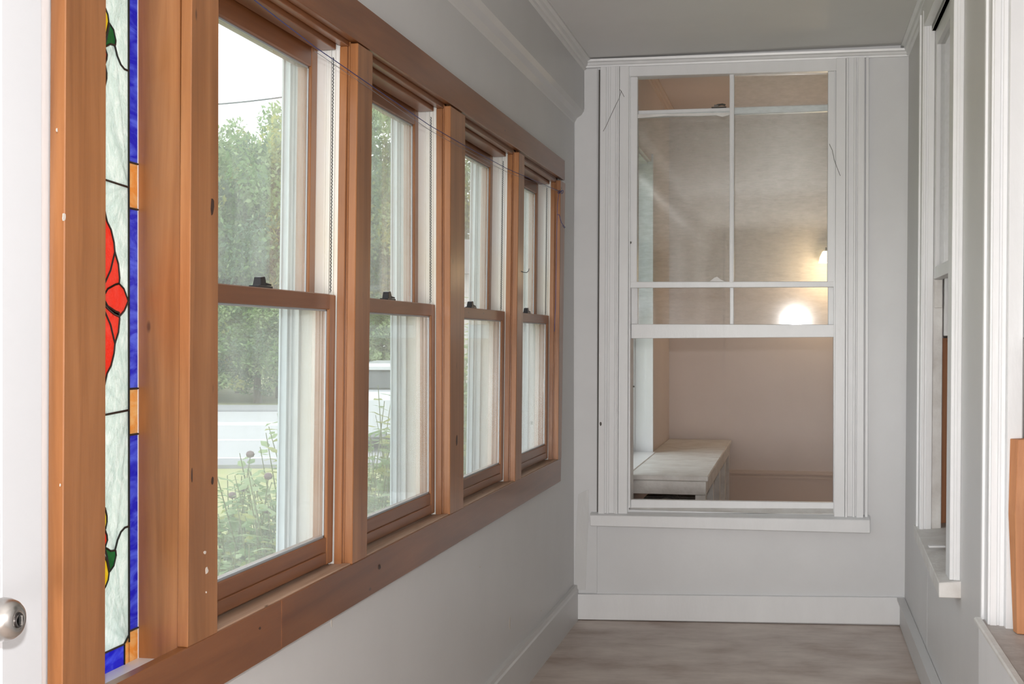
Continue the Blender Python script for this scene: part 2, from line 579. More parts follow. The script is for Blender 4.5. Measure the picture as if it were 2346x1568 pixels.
# far wall with the window hole
wx0, wx1 = oY(YF, 1441, 800).x, oY(YF, 1913, 800).x
wz1 = oY(YF, 1680, 162).z
wz0 = oY(YF, 1680, 1160).z
m = MB()
m.box(LC - .03, wx0, YF, YF + .12, -.15, ZCE + .1)
m.box(wx1, XR + .06, YF, YF + .12, -.15, ZCE + .1)
m.box(wx0, wx1, YF, YF + .12, wz1, ZCE + .1)
m.box(wx0, wx1, YF, YF + .12, -.15, wz0 - .03)
tag(m.build('wall_far', FARP), 'pale grey-white end wall around the tall old window', 'wall', kind='structure')
# plaster return between left wall and far wall (a shallow rounded step)
st = [(1313, 1360), (1311, 1000), (1316, 272), (1322, 262), (1334, 254), (1338, 250), (1338, 158), (1369, 156), (1368, 1360)]
m = MB().slab([oY(YF - .006, x, y) for x, y in st], (0, .006, 0))
tag(m.build('trim_5', FARP, bevel=.002), 'smooth plaster strip left of the far window casing', 'wall strip', kind='structure')
m = MB().slab([oY(YF - .002, x, y) for x, y in [(1993, 140), (2080, 133), (2072, 1366), (1986, 1365)]], (0, .002, 0))

m = MB().box(XL - .19, XR + .2, YB - .12, YB, -.15, ZCE)
tag(m.build('wall_rear', WALLP), 'plain grey-white wall closing the porch behind the viewpoint', 'wall', kind='structure')

# ------------------------------------------------------------------ timber window band on the left wall
def postY(px, py): return oX(XC, px, py).y


posts = [  # near px top/bottom, far px top/bottom
    ((144, 137), (238, 236)), ((438, 431), (501, 499)), ((817, 808), (851, 842)),
    ((1032, 1031), (1065, 1062)), ((1187, 1181), (1200, 1195)), ((1283, 1279), (1293, 1287))]
PTOP, PBOT = 250, 1150
PY = []
for (nt_, nb_), (ft_, fb_) in posts:
    a_t, a_b, c_t, c_b = postY(nt_, PTOP), postY(nb_, PBOT), postY(ft_, PTOP), postY(fb_, PBOT)
    PY.append((a_b, a_t, c_b, c_t))


casing = root('window_1', (XC, 3.6, Z_AP0), 'stained pine casing framing the row of five timber windows', 'window casing', kind='structure')
# head casing
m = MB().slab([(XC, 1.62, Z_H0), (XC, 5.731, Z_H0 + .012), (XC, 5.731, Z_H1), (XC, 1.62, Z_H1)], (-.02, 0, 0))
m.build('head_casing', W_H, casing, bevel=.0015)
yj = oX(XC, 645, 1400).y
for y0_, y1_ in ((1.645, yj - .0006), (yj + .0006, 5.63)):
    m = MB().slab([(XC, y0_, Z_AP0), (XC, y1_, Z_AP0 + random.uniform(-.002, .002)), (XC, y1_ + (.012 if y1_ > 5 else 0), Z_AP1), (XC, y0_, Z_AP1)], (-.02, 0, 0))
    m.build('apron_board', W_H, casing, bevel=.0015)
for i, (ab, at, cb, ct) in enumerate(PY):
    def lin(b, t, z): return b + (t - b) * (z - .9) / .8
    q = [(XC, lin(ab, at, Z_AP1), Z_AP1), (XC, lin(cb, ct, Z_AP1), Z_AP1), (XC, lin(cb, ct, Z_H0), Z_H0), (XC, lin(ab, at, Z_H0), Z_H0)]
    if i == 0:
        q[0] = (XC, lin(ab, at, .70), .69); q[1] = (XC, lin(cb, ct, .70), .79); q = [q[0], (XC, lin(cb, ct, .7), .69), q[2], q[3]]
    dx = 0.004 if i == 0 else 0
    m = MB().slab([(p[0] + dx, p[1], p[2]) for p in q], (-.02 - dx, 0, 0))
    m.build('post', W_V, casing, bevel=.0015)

FLECK = plain('dried_white_paint', (.62, .56, .50), .5)
KNOT = plain('dark_knot', (.045, .02, .012), .5)


def blot(X, px, py, w_, h_, mat, name, par, ax=0, seed=0, off=.0006):
    rn = random.Random(int(px * 7 + py) + seed)
    pts = []
    for k in range(9):
        a = 2 * PI * k / 9; rr = rn.uniform(.65, 1.1)
        pts.append(on(ax, X, px + w_ * .5 * rr * math.cos(a), py + h_ * .5 * rr * math.sin(a)))
    v = (-off * 1.6, 0, 0) if ax == 0 else (0, off * 1.6, 0)
    return MB().slab(pts, v).build(name, mat, par)


for px, py, a, b_ in ((147, 498, 11, 26), (470, 1266, 9, 12), (474, 1308, 10, 22), (473, 1358, 4, 8), (131, 298, 4, 14), (276 / 1.99, 1112, 3, 10), (1150, 760, 2, 5)):
    if px < 1000: blot(XC + (.0046 if px < 240 else .0006), px, py, a * .75, b_ * .75, FLECK, 'paint_fleck', casing)
for px, py, a, b_ in ((487, 474, 9, 42), (487, 1102, 7, 22), (440, 1090, 3, 34), (1047, 1010, 4, 26), (596, 1440, 6, 8), (870, 1300, 6, 14)):
    blot(XC + .0006, px, py, a, b_, KNOT, 'knot', casing)


def timber_window(idx, near, far, label):
    """near/far: (y at z=.9, y at z=1.7) of the opening sides; leans with them"""
    k = (far[1] - far[0]) / .8
    yf = (far[0] + far[1]) / 2
    yn = (near[0] + near[1]) / 2

    def sh(v): return Vector((v.x, v.y + k * (v.z - 1.3), v.z))
    R_ = root('window_%d' % idx, (XL - .06, (yn + yf) / 2, Z_AP1), label, 'window', kind='structure')
    Z0, Z1 = Z_AP1, Z_H0
    b = lambda: MB()
    # side jambs, head jamb, sill
    for (a, c) in ((yf + .004, yf + .035), (yn - .035, yn - .004)):
        b().box(XL - .115, XL - .0005, a, c, Z0 - .02, Z1 + .02).map(sh).build('side_jamb', W_V, R_)
    b().box(XL - .115, XL - .0005, yn - .03, yf + .03, Z1 + .004, Z1 + .03).map(sh).build('head_jamb', W_H, R_)
    # head stops: two steps under the head jamb
    b().box(XL - .021, XL - .001, yn, yf - .001, Z1 - .008, Z1 + .004).map(sh).build('head_stop', W_H, R_, bevel=.001)
    b().box(XL - .070, XL - .024, yn, yf - .028, Z1 - .020, Z1 + .004).map(sh).build('head_stop', W_H, R_, bevel=.0015)
    # wood inside stops
    for a, c in ((yf - .008, yf + .004), (yn - .004, yn + .008)):
        b().box(XL - .022, XL - .004, a, c, Z0, Z1 - .008).map(sh).build('side_stop', W_V, R_, bevel=.0012)
    # white vinyl liner with ridges
    for s, yy in ((-1, yf), (1, yn)):
        lm = b()
        lm.box(XL - .1128, XL - .022, *sorted((yy, yy - s * .004)), Z0, Z1)
        lm.box(XL - .047, XL - .043, *sorted((yy + s * .008, yy)), Z0, Z1)
        lm.box(XL - .036, XL - .033, *sorted((yy + s * .006, yy)), Z0, Z1)
        lm.box(XL - .060, XL - .056, *sorted((yy + s * .003, yy)), Z0, Z1)
        ln = lm.map(sh).build('jamb_liner', LINER, R_)
        pts = []
        z = 1.42
        i = 0
        while z < Z1 - .03:
            pts.append(Vector((XL - .0395 + (.0012 if i % 2 else -.0012), yy + s * .003, z)))
            z += .004; i += 1
        b().tube(pts, .0011, 4).map(sh).build('balance_spring', STEEL, ln)
    # lower sash (inner)
    xf = XL - .024
    so = yf - .010; sn = yn + .010
    zr1, zr0 = 1.4135, 1.3785          # meeting rail
    zb0, zb1 = Z0 + .006, Z0 + .068
    ls = b().box(xf - .035, xf, so - .040, so, zb0, zr1).map(sh).build('lower_sash', W_V, R_, bevel=.002)
    b().box(xf - .035, xf, sn, sn + .040, zb0, zr1).map(sh).build('stile', W_V, ls, bevel=.002)
    b().box(xf - .035, xf + .001, sn + .040, so - .040, zr0, zr1 + .0005).map(sh).build('meeting_rail', W_H, ls, bevel=.002)
    b().box(xf - .035, xf - .001, sn + .040, so - .040, zb0, zb1).map(sh).build('bottom_rail', W_H, ls, bevel=.002)
    b().box(xf - .001, xf + .004, sn + .044, so - .052, zb0 + .004, zb0 + .030).map(sh).build('rail_batten', W_H, ls, bevel=.0015)
    gx = xf - .011
    y0, y1, z0, z1 = sn + .040, so - .040, zb1, zr0
    b().box(gx - .002, gx + .002, y0, y1, z0, z1).map(sh).build('pane', G_WIN, ls)
    gb = b()
    gb.box(gx + .002, gx + .0045, y1 - .005, y1, z0, z1).box(gx + .002, gx + .0045, y0, y0 + .005, z0, z1)
    gb.box(gx + .002, gx + .0045, y0, y1, z0, z0 + .005).box(gx + .002, gx + .0045, y0, y1, z1 - .004, z1)
    gb.map(sh).build('glazing_bead', BEAD, ls)
    # upper sash (outer)
    xu = XL - .078
    uo = yf - .004; un = yn + .004
    zu1 = Z1 + .002
    gz1 = 1.943
    us = b().box(xu - .035, xu, uo - .038, uo, zr0, zu1).map(sh).build('upper_sash', W_V, R_, bevel=.002)
    b().box(xu - .035, xu, un, un + .038, zr0, zu1).map(sh).build('stile', W_V, us, bevel=.002)
    b().box(xu - .035, xu + .001, un + .038, uo - .038, zr0, zr0 + .034).map(sh).build('meeting_rail', W_H, us, bevel=.002)
    b().box(xu - .035, xu - .0, un + .038, uo - .038, gz1, zu1).map(sh).build('top_rail', W_H, us, bevel=.003)
    gx = xu - .011
    y0, y1, z0, z1 = un + .038, uo - .038, zr0 + .034, gz1
    b().box(gx - .002, gx + .002, y0, y1, z0, z1).map(sh).build('pane', G_WIN, us)
    gb = b()
    gb.box(gx + .002, gx + .0045, y1 - .004, y1, z0, z1).box(gx + .002, gx + .0045, y0, y0 + .004, z0, z1)
    gb.box(gx + .002, gx + .0045, y0, y1, z1 - .004, z1)
    gb.map(sh).build('glazing_bead', BEAD, us)
    # sash lock on the meeting rail
    yc = yn + .40 * (yf - yn)
    if idx == 3: yc = oX(xf - .015, 598, 655).y
    else: yc = {4: oX(xf - .015, 890, 685).y, 5: oX(xf - .015, 1079, 703).y, 6: oX(xf - .015, 1207, 716).y}[idx]
    zt = zr1 + .0005
    lk = b()
    lk.box(xf - .028, xf - .006, yc - .036, yc + .036, zt, zt + .005)
    lk.loft([[(xf - .027, yc - .020, zt + .005), (xf - .008, yc - .020, zt + .005), (xf - .010, yc - .017, zt + .022), (xf - .025, yc - .017, zt + .022)],
             [(xf - .027, yc + .004, zt + .005), (xf - .008, yc + .010, zt + .005), (xf - .010, yc + .004, zt + .024), (xf - .025, yc + .002, zt + .024)]])
    lk.loft([[(xf - .020, yc + .002, zt + .006), (xf - .008, yc + .002, zt + .006), (xf - .008, yc + .002, zt + .012), (xf - .020, yc + .002, zt + .012)],
             [(xf - .014, yc + .030, zt + .006), (xf - .006, yc + .030, zt + .006), (xf - .006, yc + .030, zt + .009), (xf - .014, yc + .030, zt + .009)]])
    sl = lk.map(sh).build('sash_lock', BRONZE, R_, bevel=.0008)
    sl['label'] = 'dark bronze cam lock on the meeting rail'
    # worn sill edge
    b().slab([(XL - .05, yn, Z0 - .008), (XC - .004, yn, Z0 - .004), (XC - .004, yf, Z0 - .004), (XL - .05, yf, Z0 - .008)], (0, 0, .007)).map(sh).build('sill', W_SILL, R_, bevel=.001)
    # outside frame: stepped jambs and storm track
    for s, yy, nm in ((-1, yf, 'exterior_jamb'), (1, yn, 'exterior_jamb')):
        e = b()
        st_ = [(XL - .113, XL - .060, 0.0), (XL - .116, XL - .090, .010) if False else (XL - .118, XL - .113, .006)]
        e.box(XL - .165, XL - .113, *sorted((yy - s * .03, yy)), Z0 - .05, Z1 + .05)
        e.box(XL - .122, XL - .1135, *sorted((yy, yy + s * .012)), Z0 - .03, Z1)
        e.box(XL - .139, XL - .133, *sorted((yy, yy + s * .007)), Z0 - .03, Z1)
        ej = e.map(sh).build(nm, EXTW, R_)
        t = b().box(XL - .156, XL - .140, *sorted((yy, yy + s * .018)), Z0 - .03, Z1)
        t.box(XL - .158, XL - .154, *sorted((yy, yy + s * .024)), Z0 - .03, Z1)
        t.map(sh).build('storm_track', EXTB, ej)
    b().box(XL - .165, XL - .113, yn - .03, yf + .03, Z1 + .002, Z1 + .06).map(sh).build('exterior_head', EXTW, R_)
    b().slab([(XL - .113, yn - .03, Z0 - .01), (XL - .113, yf + .03, Z0 - .01), (XL - .20, yf + .03, Z0 - .035), (XL - .20, yn - .03, Z0 - .035)], (0, 0, -.03)).map(sh).build('exterior_sill', EXTW, R_)
    # mullion core towards the next window
    return R_


LBL = {3: 'largest nearest timber double-hung window, road and trees seen through it',
       4: 'second timber double-hung window from the viewer, parked car behind its lower pane',
       5: 'third timber double-hung window from the viewer, between the third and fourth posts',
       6: 'farthest and narrowest-looking timber double-hung window by the end wall'}
for w_, i in ((3, 1), (4, 2), (5, 3), (6, 4)):
    timber_window(w_, (PY[i][2], PY[i][3]), (PY[i + 1][0], PY[i + 1][1]), LBL[w_])
# mullion cores between openings
m = MB()
for i in range(2, 5):
    m.box(XL - .16, XL - .001, max(PY[i][:2]) + .042, max(min(PY[i][2:]) - .042, max(PY[i][:2]) + .045), .76, Z_H0 + .03)
m.box(XL - .16, XL - .001, max(PY[5][:2]) + .044, max(PY[5][:2]) + .16, .76, Z_H0 + .03)
tag(m.build('trim_6', EXTW), 'framing inside the wall between the timber windows', 'framing', kind='structure')

# ------------------------------------------------------------------ stained-glass sidelight
YJ = (PY[1][0] + PY[1][1]) / 2 + .006
XS = oY(YJ, 314, 800).x
YN0 = (PY[0][2] + PY[0][3]) / 2 - .03
SG = root('window_2', (XS, (YN0 + YJ) / 2, .78), 'narrow stained-glass sidelight with red flower and blue border', 'stained-glass window', kind='structure')
m = MB().box(XS - .05, XL - .0005, YJ, YJ + .05, .74, Z_H0 + .05)
m.build('side_jamb', W_V, SG)
m = MB().box(XS - .05, XL - .0005, YN0 - .05, YN0, .74, Z_H0 + .05)
m.build('side_jamb', W_V, SG)
m = MB().box(XS - .05, XL - .0005, YN0, YJ, Z_H0 + .001, Z_H0 + .05)
m.build('head_jamb', W_H, SG)
zs = oX(XS, 312, 1512).z
m = MB().slab([(XS - .05, YN0, zs), (XC - .003, YN0, zs - .004), (XC - .003, YJ, zs - .004), (XS - .05, YJ, zs)], (0, 0, -.03))
m.build('sill', W_SILL, SG, bevel=.002)
YCN = (YN0 + YJ) / 2
ZCN = oX(XS, 262, 683).z


def sp(px, py):
    p = oX(XS, px, py)
    return p.y, p.z


def edgeY(): return YJ
BORD = sp(292.5, 683)[0]     # inner line of the border
HB = BORD - YCN              # half width of the field
ZB = sp(281, 1477)[1]        # bottom inner line
ZT = 2 * ZCN - ZB
ZB0 = zs
ZT0 = 2 * ZCN - ZB0


motifs = []
def piece(name, poly, mat):
    if name != 'border_pane': motifs.append(poly)
    m = MB().slab([(XS - .002, y, z) for y, z in poly], (.004, 0, 0))
    return m.build(name, mat, SG)


def variants(poly):
    """mirror in y and z about the panel centre"""
    out_ = [poly]
    out_.append([(2 * YCN - y, z) for y, z in poly])
    return out_


def mz(poly): return [(y, 2 * ZCN - z) for y, z in poly]


came_paths = []
def came(path): came_paths.append(path)


# background field pieces (rippled clear), one behind per row
zr_a = sp(262, 420)[1]
zr_b = 2 * ZCN - zr_a
for z in (zr_a, zr_b):
    came([(YCN - HB, z + .006), (YCN, z + .004 * (1 if z > ZCN else -1)), (YCN + HB, z - .002 * (1 if z > ZCN else -1))])
# border
zc = [ZB0] + [sp(303, v)[1] for v in (1443, 996, 891, 479, 374)]
zc[1] = sp(303, 1443)[1]
top = 2 * ZCN - zc[1]
segs = [(ZB0, zc[1], G_AMBER), (zc[1], zc[2], G_BLUE), (zc[2], zc[3], G_AMBER), (zc[3], zc[4], G_BLUE), (zc[4], zc[5], G_AMBER), (zc[5], top, G_BLUE), (top, ZT0, G_AMBER)]
for s in (1, -1):
    for a, c, mt in segs:
        if a >= Z_H0: continue
        c = min(c, Z_H0)
        e = (YJ - YCN)
        piece('border_pane', [(YCN + s * HB, a), (YCN + s * e, a), (YCN + s * e, c), (YCN + s * HB, c)], mt)
        if c < Z_H0: came([(YCN + s * HB, c), (YCN + s * e, c)])
    came([(YCN + s * HB, ZB), (YCN + s * HB, min(ZT, Z_H0))])
bx = sp(282, 1500)[0] - YCN
for s in (0,):
    piece('border_pane', [(YCN - bx, ZB0), (YCN + bx, ZB0), (YCN + bx, ZB), (YCN - bx, ZB)], G_BLUE)
    came([(YCN + bx, ZB0), (YCN + bx, ZB)]); came([(YCN - bx, ZB0), (YCN - bx, ZB)])
    came([(YCN - HB, ZB + .006), (YCN - bx, ZB), (YCN + bx, ZB), (YCN + HB, ZB + .012)])
if ZT < Z_H0 - .005:
    piece('border_pane', [(YCN - HB, ZT), (YCN + HB, ZT), (YCN + HB, Z_H0), (YCN - HB, Z_H0)], G_BLUE)
    came([(YCN - HB, ZT), (YCN + HB, ZT)])
for s in (1, -1):
    piece('border_pane', [(YCN + s * bx, ZB0), (YCN + s * (HB + .001), ZB0), (YCN + s * (HB + .001), ZB + .008), (YCN + s * bx, ZB)], G_AMBER)
# flower petals (right half measured, left mirrored)
pet = [
    [(262, 652), (270, 650), (281, 662), (291, 690), (282, 712), (270, 726), (258, 720), (244, 708), (228, 690), (244, 662)],
    [(270, 650), (271, 638), (268, 605), (260, 578), (250, 620), (240, 642), (226, 672), (228, 690), (244, 662), (262, 652)],
    [(260, 578), (258, 556), (251, 526), (242, 508), (236, 480), (226, 520), (214, 600), (214, 650), (228, 690), (226, 672), (240, 642), (250, 620)],
]
for i, pp in enumerate(pet):
    pl = [sp(*q) for q in pp]
    vs = [pl]
    if i: vs.append(mz(pl))
    for v in vs:
        for u in variants(v):
            piece('petal_pane', u, G_RED)
            came(u + [u[0]])
# leaf, buds and stems
leaf = [sp(*q) for q in [(241, 90), (248, 54), (257, 68), (262, 92), (261, 104), (250, 101), (241, 106), (236, 108)]]
bud = [sp(*q) for q in [(228, 0), (238, 18), (244, 34), (246, 50), (241, 76), (234, 90), (224, 100)]]
bud2 = [sp(*q) for q in [(238, 150), (241, 166), (241, 180), (237, 198), (228, 204), (226, 160)]]
bud3 = [sp(*q) for q in [(237, 108), (242, 124), (241, 136), (236, 150), (226, 156), (224, 104)]]
stem = [sp(*q) for q in [(260, 103), (266, 128), (274, 148), (283, 159), (292, 163)]]
for fl_ in (0, 1):
    for poly, mt, nm in ((leaf, G_GREEN, 'leaf_pane'), (bud, G_YEL, 'bud_pane'), (bud2, G_YEL, 'bud_pane'), (bud3, G_RED, 'bud_pane')):
        pl = mz(poly) if fl_ else poly
        for u in variants(pl):
            piece(nm, u, mt)
            came(u + [u[0]])
    st_ = mz(stem) if fl_ else stem
    for u in variants(st_): came(u)
from mathutils.geometry import delaunay_2d_cdt
for (a, c) in ((ZB, zr_b), (zr_b, zr_a), (zr_a, min(ZT, Z_H0))):
    V2 = []; F2_ = []
    def addp(poly):
        k0 = len(V2)
        ar = sum(p[0] * q[1] - q[0] * p[1] for p, q in zip(poly, poly[1:] + poly[:1]))
        if ar < 0: poly = poly[::-1]
        V2.extend([Vector(p) for p in poly]); F2_.append(list(range(k0, k0 + len(poly))))
    addp([(YCN - HB, a), (YCN + HB, a), (YCN + HB, c), (YCN - HB, c)])
    for q in motifs: addp(q)
    ov, oe, of, _a, _b, orig = delaunay_2d_cdt(V2, [], F2_, 1, 1e-6)
    m = MB()
    for tri, og in zip(of, orig):
        if list(og) == [0]:
            m.slab([(XS - .002, ov[t][0], ov[t][1]) for t in tri], (.003, 0, 0))
    m.build('clear_pane', G_WHITE, SG)
cm = MB()
for path in came_paths:
    path = [p for p in path if p[1] < Z_H0 + .03]
    for a, c in zip(path[:-1], path[1:]):
        if abs(a[0] - c[0]) + abs(a[1] - c[1]) < 1e-5: continue
        cm.tube([(XS + .002, *a), (XS + .002, *c)], .0019, 5)
cmo = cm.build('lead_came', CAME, SG)
cmo['label'] = 'dark lead lines between the coloured glass pieces'
m = MB().box(XS - .001, XS + .003, YJ - .002, YJ - .0002, zs, Z_H0)
m.build('putty_line', TRIM, SG)

# ------------------------------------------------------------------ white door on the left with knob
yd1 = oX(-1.004, 97, 800).y
yd0 = oX(-1.004, 3, 800).y
D = root('door_1', (XL, 1.2, 0), 'white panelled door at the left edge with satin round knob', 'door', kind='structure')
m = MB()
m.box(-1.045, -1.004, yd0, yd1, .02, 2.06)                 # latch stile
m.box(-1.045, -1.004, .76, .76 + (yd1 - yd0), .02, 2.06)
for z0, z1 in ((.02, .25), (.98, 1.12), (1.92, 2.06)):
    m.box(-1.045, -1.0042, .80, yd0, z0, z1)
m.box(-1.04, -1.018, .80, yd0, .2, 2.0)
m.build('door_leaf', DOORW, D, bevel=.002)
for z0, z1 in ((.28, .95), (1.15, 1.89)):
    MB().box(-1.030, -1.009, .88, yd0 - .03, z0, z1).build('door_panel', DOORW, D, bevel=.006)
m = MB().box(XL - .19, XL + .0, .72, .757, -.1, 2.09).box(XL - .19, XL - .03, yd1 + .002, 1.662, -.1, 2.09).box(XL - .19, XL, .757, yd1 + .02, 2.063, 2.09)
m.box(XL - .05, XL - .002, yd1 + .003, 1.661, -.1, 2.06)
m.build('door_frame', TRIM, D)
kc = oX(-.948, 11, 1420)
m = MB().lathe((-1.004, kc.y, kc.z), (1, 0, 0), [(0, .032), (.004, .032), (.008, .028), (.009, .013), (.030, .012), (.032, .015), (.036, .020), (.043, .0245), (.052, .0268), (.060, .0262), (.068, .0235), (.073, .0195), (.0755, .015), (.0757, .0085), (.0745, .0082)], 48)
kb = m.build('door_knob', NICKEL, D, smooth=True)
m = MB().lathe((-1.004, kc.y, kc.z), (1, 0, 0), [(.0735, .0085), (.0768, .0085), (.0768, .0066), (.0745, .0064)], 28)
m.build('keyhole_rim', NICKEL_D, kb)
m = MB().box(-.9295, -.9235, kc.y - .0012, kc.y + .0012, kc.z - .0062, kc.z + .0062)
m.build('turn_button', NICKEL, kb, bevel=.0005)

# ------------------------------------------------------------------ far window (old six-over-six remnant, sash raised)
FW = root('window_7', ((wx0 + wx1) / 2, YF, wz0), 'tall old white window in the end wall, lower sash raised open', 'window', kind='structure')


def fslab(pts, off, th, name, mat, parent=FW, bevel=.002):
    return MB().slab([oY(YF - off, x, y) for x, y in pts], (0, th, 0)).build(name, mat, parent, bevel=bevel)


# casings: flat, flutes, flat
def casing_f(xs, side):
    """xs: list of (top px, bottom px, proud)"""
    m = MB()
    for (a, b_, p) in xs:
        ta, tb, ba, bb_ = a[0], b_[0], a[1], b_[1]
        ytop = 153 - (ta - 1370) * .037
        ybot = 1187 + (ta - 1370) * .010
        m.slab([oY(YF - p, ta, ytop), oY(YF - p, tb, ytop), oY(YF - p, bb_, ybot), oY(YF - p, ba, ybot)], (0, p + .004, 0))
    return m.build('casing', TRIM, FW, bevel=.0012)


casing_f([((1376, 1370), (1389, 1384), .030), ((1389, 1384), (1394, 1389), .020), ((1394, 1389), (1399, 1394), .026), ((1399, 1394), (1411, 1407), .018), ((1411, 1407), (1415, 1411), .025), ((1415, 1411), (1419, 1414.5), .030), ((1420, 1415.5), (1441, 1437), .024)], 0)
casing_f([((1916, 1911), (1938, 1935), .024), ((1939, 1936), (1944, 1941), .030), ((1944, 1941), (1957, 1953), .018), ((1957, 1953), (1962, 1958), .026), ((1962, 1958), (1966, 1962), .018), ((1966, 1962), (1981, 1978), .030), ((1984, 1981), (1991, 1988), .024)], 1)
CRK = plain('crack_shadow', (.12, .11, .10), .9)
for pts in ([(1424, 208), (1417, 228), (1412, 238), (1404, 255), (1396, 272), (1389, 288), (1382, 301)], [(1900, 330), (1907, 345), (1911, 366), (1918, 385), (1925, 403)], [(1420, 205), (1426, 214), (1430, 222)]):
    MB().tube([oY(YF - .0302 if x < 1420 else YF - .0243, x, y) for x, y in pts], .0010, 4).build('paint_crack', CRK, FW)
MB().slab([oY(YF - .008, x, y) for x, y in [(1371.5, 160), (1374.5, 160), (1369.5, 1180), (1367.5, 1180)]], (0, .006, 0)).build('gap_shade', CRK, FW)  # dark sliver, shade of the gap beside the casing put into its colour
for x, y, a, b_ in ((1376, 972, 5, 12), (1445, 556, 4, 7), (1452, 886, 5, 5)):
    blot(YF - .0315, x, y, a, b_, CRK, 'paint_chip', FW, 1)
# frame and head
fslab([(1441, 152), (1918, 134), (1918, 162), (1441, 175)], .010, .04, 'head', TRIM)
m = MB().box(wx0, wx0 + .006, YF - .005, YF + .12, wz0 - .02, wz1 + .02).box(wx1 - .006, wx1, YF - .005, YF + .12, wz0 - .02, wz1 + .02)
m.build('side_jamb', TRIM, FW)
A = YF + .012
def aslab(pts, y, th, name, parent, mat=TRIM, bevel=.002):
    return MB().slab([oY(y, x, yy) for x, yy in pts], (0, th, 0)).build(name, mat, parent, bevel=bevel)
# upper sash (near plane)
US = aslab([(1443, 176), (1461, 176), (1459, 660), (1444, 660)], A, .032, 'upper_sash', FW)
aslab([(1897, 160), (1913, 160), (1911, 658), (1895, 658)], A, .032, 'stile', US)
aslab([(1443, 158), (1914, 143), (1914, 161), (1443, 176)], A + .001, .030, 'top_rail', US)
aslab([(1443, 646), (1912, 645), (1912, 658), (1443, 660)], A - .001, .034, 'meeting_rail', US)
aslab([(1671.5, 166), (1682, 166), (1681.5, 648), (1671, 648)], A + .002, .028, 'muntin', US)
aslab([(1674.5, 166), (1679, 166), (1678.5, 648), (1674, 648)], A - .002, .010, 'muntin_bead', US, bevel=.001)
MB().slab([oY(A + .016, x, y) for x, y in [(1461, 262), (1672, 254), (1671, 647), (1459, 647)]], (0, .002, 0)).build('pane', G_OLD, US)
MB().slab([oY(A + .016, x, y) for x, y in [(1682, 166), (1897, 160), (1895, 646), (1681, 647)]], (0, .002, 0)).build('pane', G_OLD, US)
# ragged putty
for pts in ([(1461, 262), (1672, 258), (1672, 263), (1655, 268), (1640, 264), (1600, 266), (1520, 266), (1461, 271)],
            [(1682, 166), (1895, 160), (1895, 163), (1860, 163), (1790, 165), (1740, 167), (1690, 169)],
            [(1626, 645), (1636, 637), (1643, 634), (1650, 640), (1660, 645)]):
    aslab(pts, A + .012, .004, 'putty_flake', US, TRIM_DIRTY, 0)
# lower sash (raised, behind)
B = YF + .056
LS = aslab([(1444, 240), (1462, 240), (1461, 776), (1446, 776)], B, .034, 'lower_sash', FW)
aslab([(1896, 236), (1914, 236), (1911, 773), (1897, 773)], B, .034, 'stile', LS)
aslab([(1444, 254), (1913, 239), (1913, 254), (1444, 270)], B - .001, .034, 'top_rail', LS)
aslab([(1446, 743), (1911, 744), (1911, 773), (1446, 776)], B - .030, .062, 'bottom_rail', LS)
aslab([(1672, 250), (1681, 250), (1681, 744), (1672, 744)], B + .001, .028, 'muntin', LS)
MB().slab([oY(B + .016, x, y) for x, y in [(1461, 262), (1672, 256), (1672, 743), (1461, 743)]], (0, .002, 0)).build('pane', G_OLD, LS)
MB().slab([oY(B + .016, x, y) for x, y in [(1681, 256), (1897, 250), (1897, 744), (1681, 743)]], (0, .002, 0)).build('pane', G_OLD, LS)
lk = oY(B + .01, 1647, 247)
m = MB().box(lk.x - .034, lk.x + .034, lk.y - .01, lk.y + .012, lk.z, lk.z + .004).box(lk.x - .022, lk.x - .002, lk.y - .006, lk.y + .008, lk.z + .004, lk.z + .014)
m.tube([(lk.x - .01, lk.y, lk.z + .012), (lk.x + .016, lk.y - .004, lk.z + .014), (lk.x + .030, lk.y - .004, lk.z + .010)], .005, 8)
m.build('sash_lock', plain('old_lock_metal', (.10, .09, .08), .4, metal=.7), LS, bevel=.0006)
# sill strip, sloping sill, stool edge
fslab([(1440, 1145), (1911, 1152), (1911, 1167), (1440, 1166)], -.035, .03, 'sill_strip', TRIM)
r0 = [oY(YF + .04, 1440, 1162), oY(YF + .04, 1911, 1164)]
f0 = [oY(YF - .055, 1350, 1181), oY(YF - .055, 1994, 1192)]
f1 = [oY(YF - .055, 1352, 1206), oY(YF - .055, 1994, 1223)]
s0 = [oY(YF - .002, 1350, 1172), oY(YF - .002, 1990, 1180)]
m = MB().loft([[r0[0], r0[1], r0[1] + Vector((0, 0, -.04)), r0[0] + Vector((0, 0, -.04))],
               [Vector((wx0, YF, s0[0].z)), Vector((wx1, YF, s0[1].z)), Vector((wx1, YF, s0[1].z - .04)), Vector((wx0, YF, s0[0].z - .04))]])
m.build('sloping_sill', TRIM_DIRTY, FW)
m = MB().loft([[Vector((f0[0].x, YF, s0[0].z)), Vector((f0[1].x, YF, s0[1].z)), Vector((f1[1].x, YF, f1[1].z)), Vector((f1[0].x, YF, f1[0].z))],
               [f0[0], f0[1], f1[1], f1[0]]])
m.build('stool', TRIM, FW, bevel=.003)

# strip of tape in the corner
tp = [(1325, 1133), (1348, 1122), (1349, 1180), (1345, 1250), (1341, 1352), (1316, 1352), (1318, 1250), (1322, 1180)]
m = MB().slab([oY(YF - .0085, x, y) for x, y in tp], (0, .0022, 0))
tp_m = plain('loose_clear_tape', (.68, .68, .68), .12, bump=1.0, bscale=22, stretch=(1, 1, .35))
tag(m.build('wall_tape', tp_m, bevel=.0006), 'wrinkled shiny strip of clear tape in the corner below the far window', 'tape')
m = MB().slab([oY(YF - .010, x, y) for x, y in [(1326, 1134), (1349, 1122), (1350, 1126), (1327, 1140)]], (0, .003, 0))

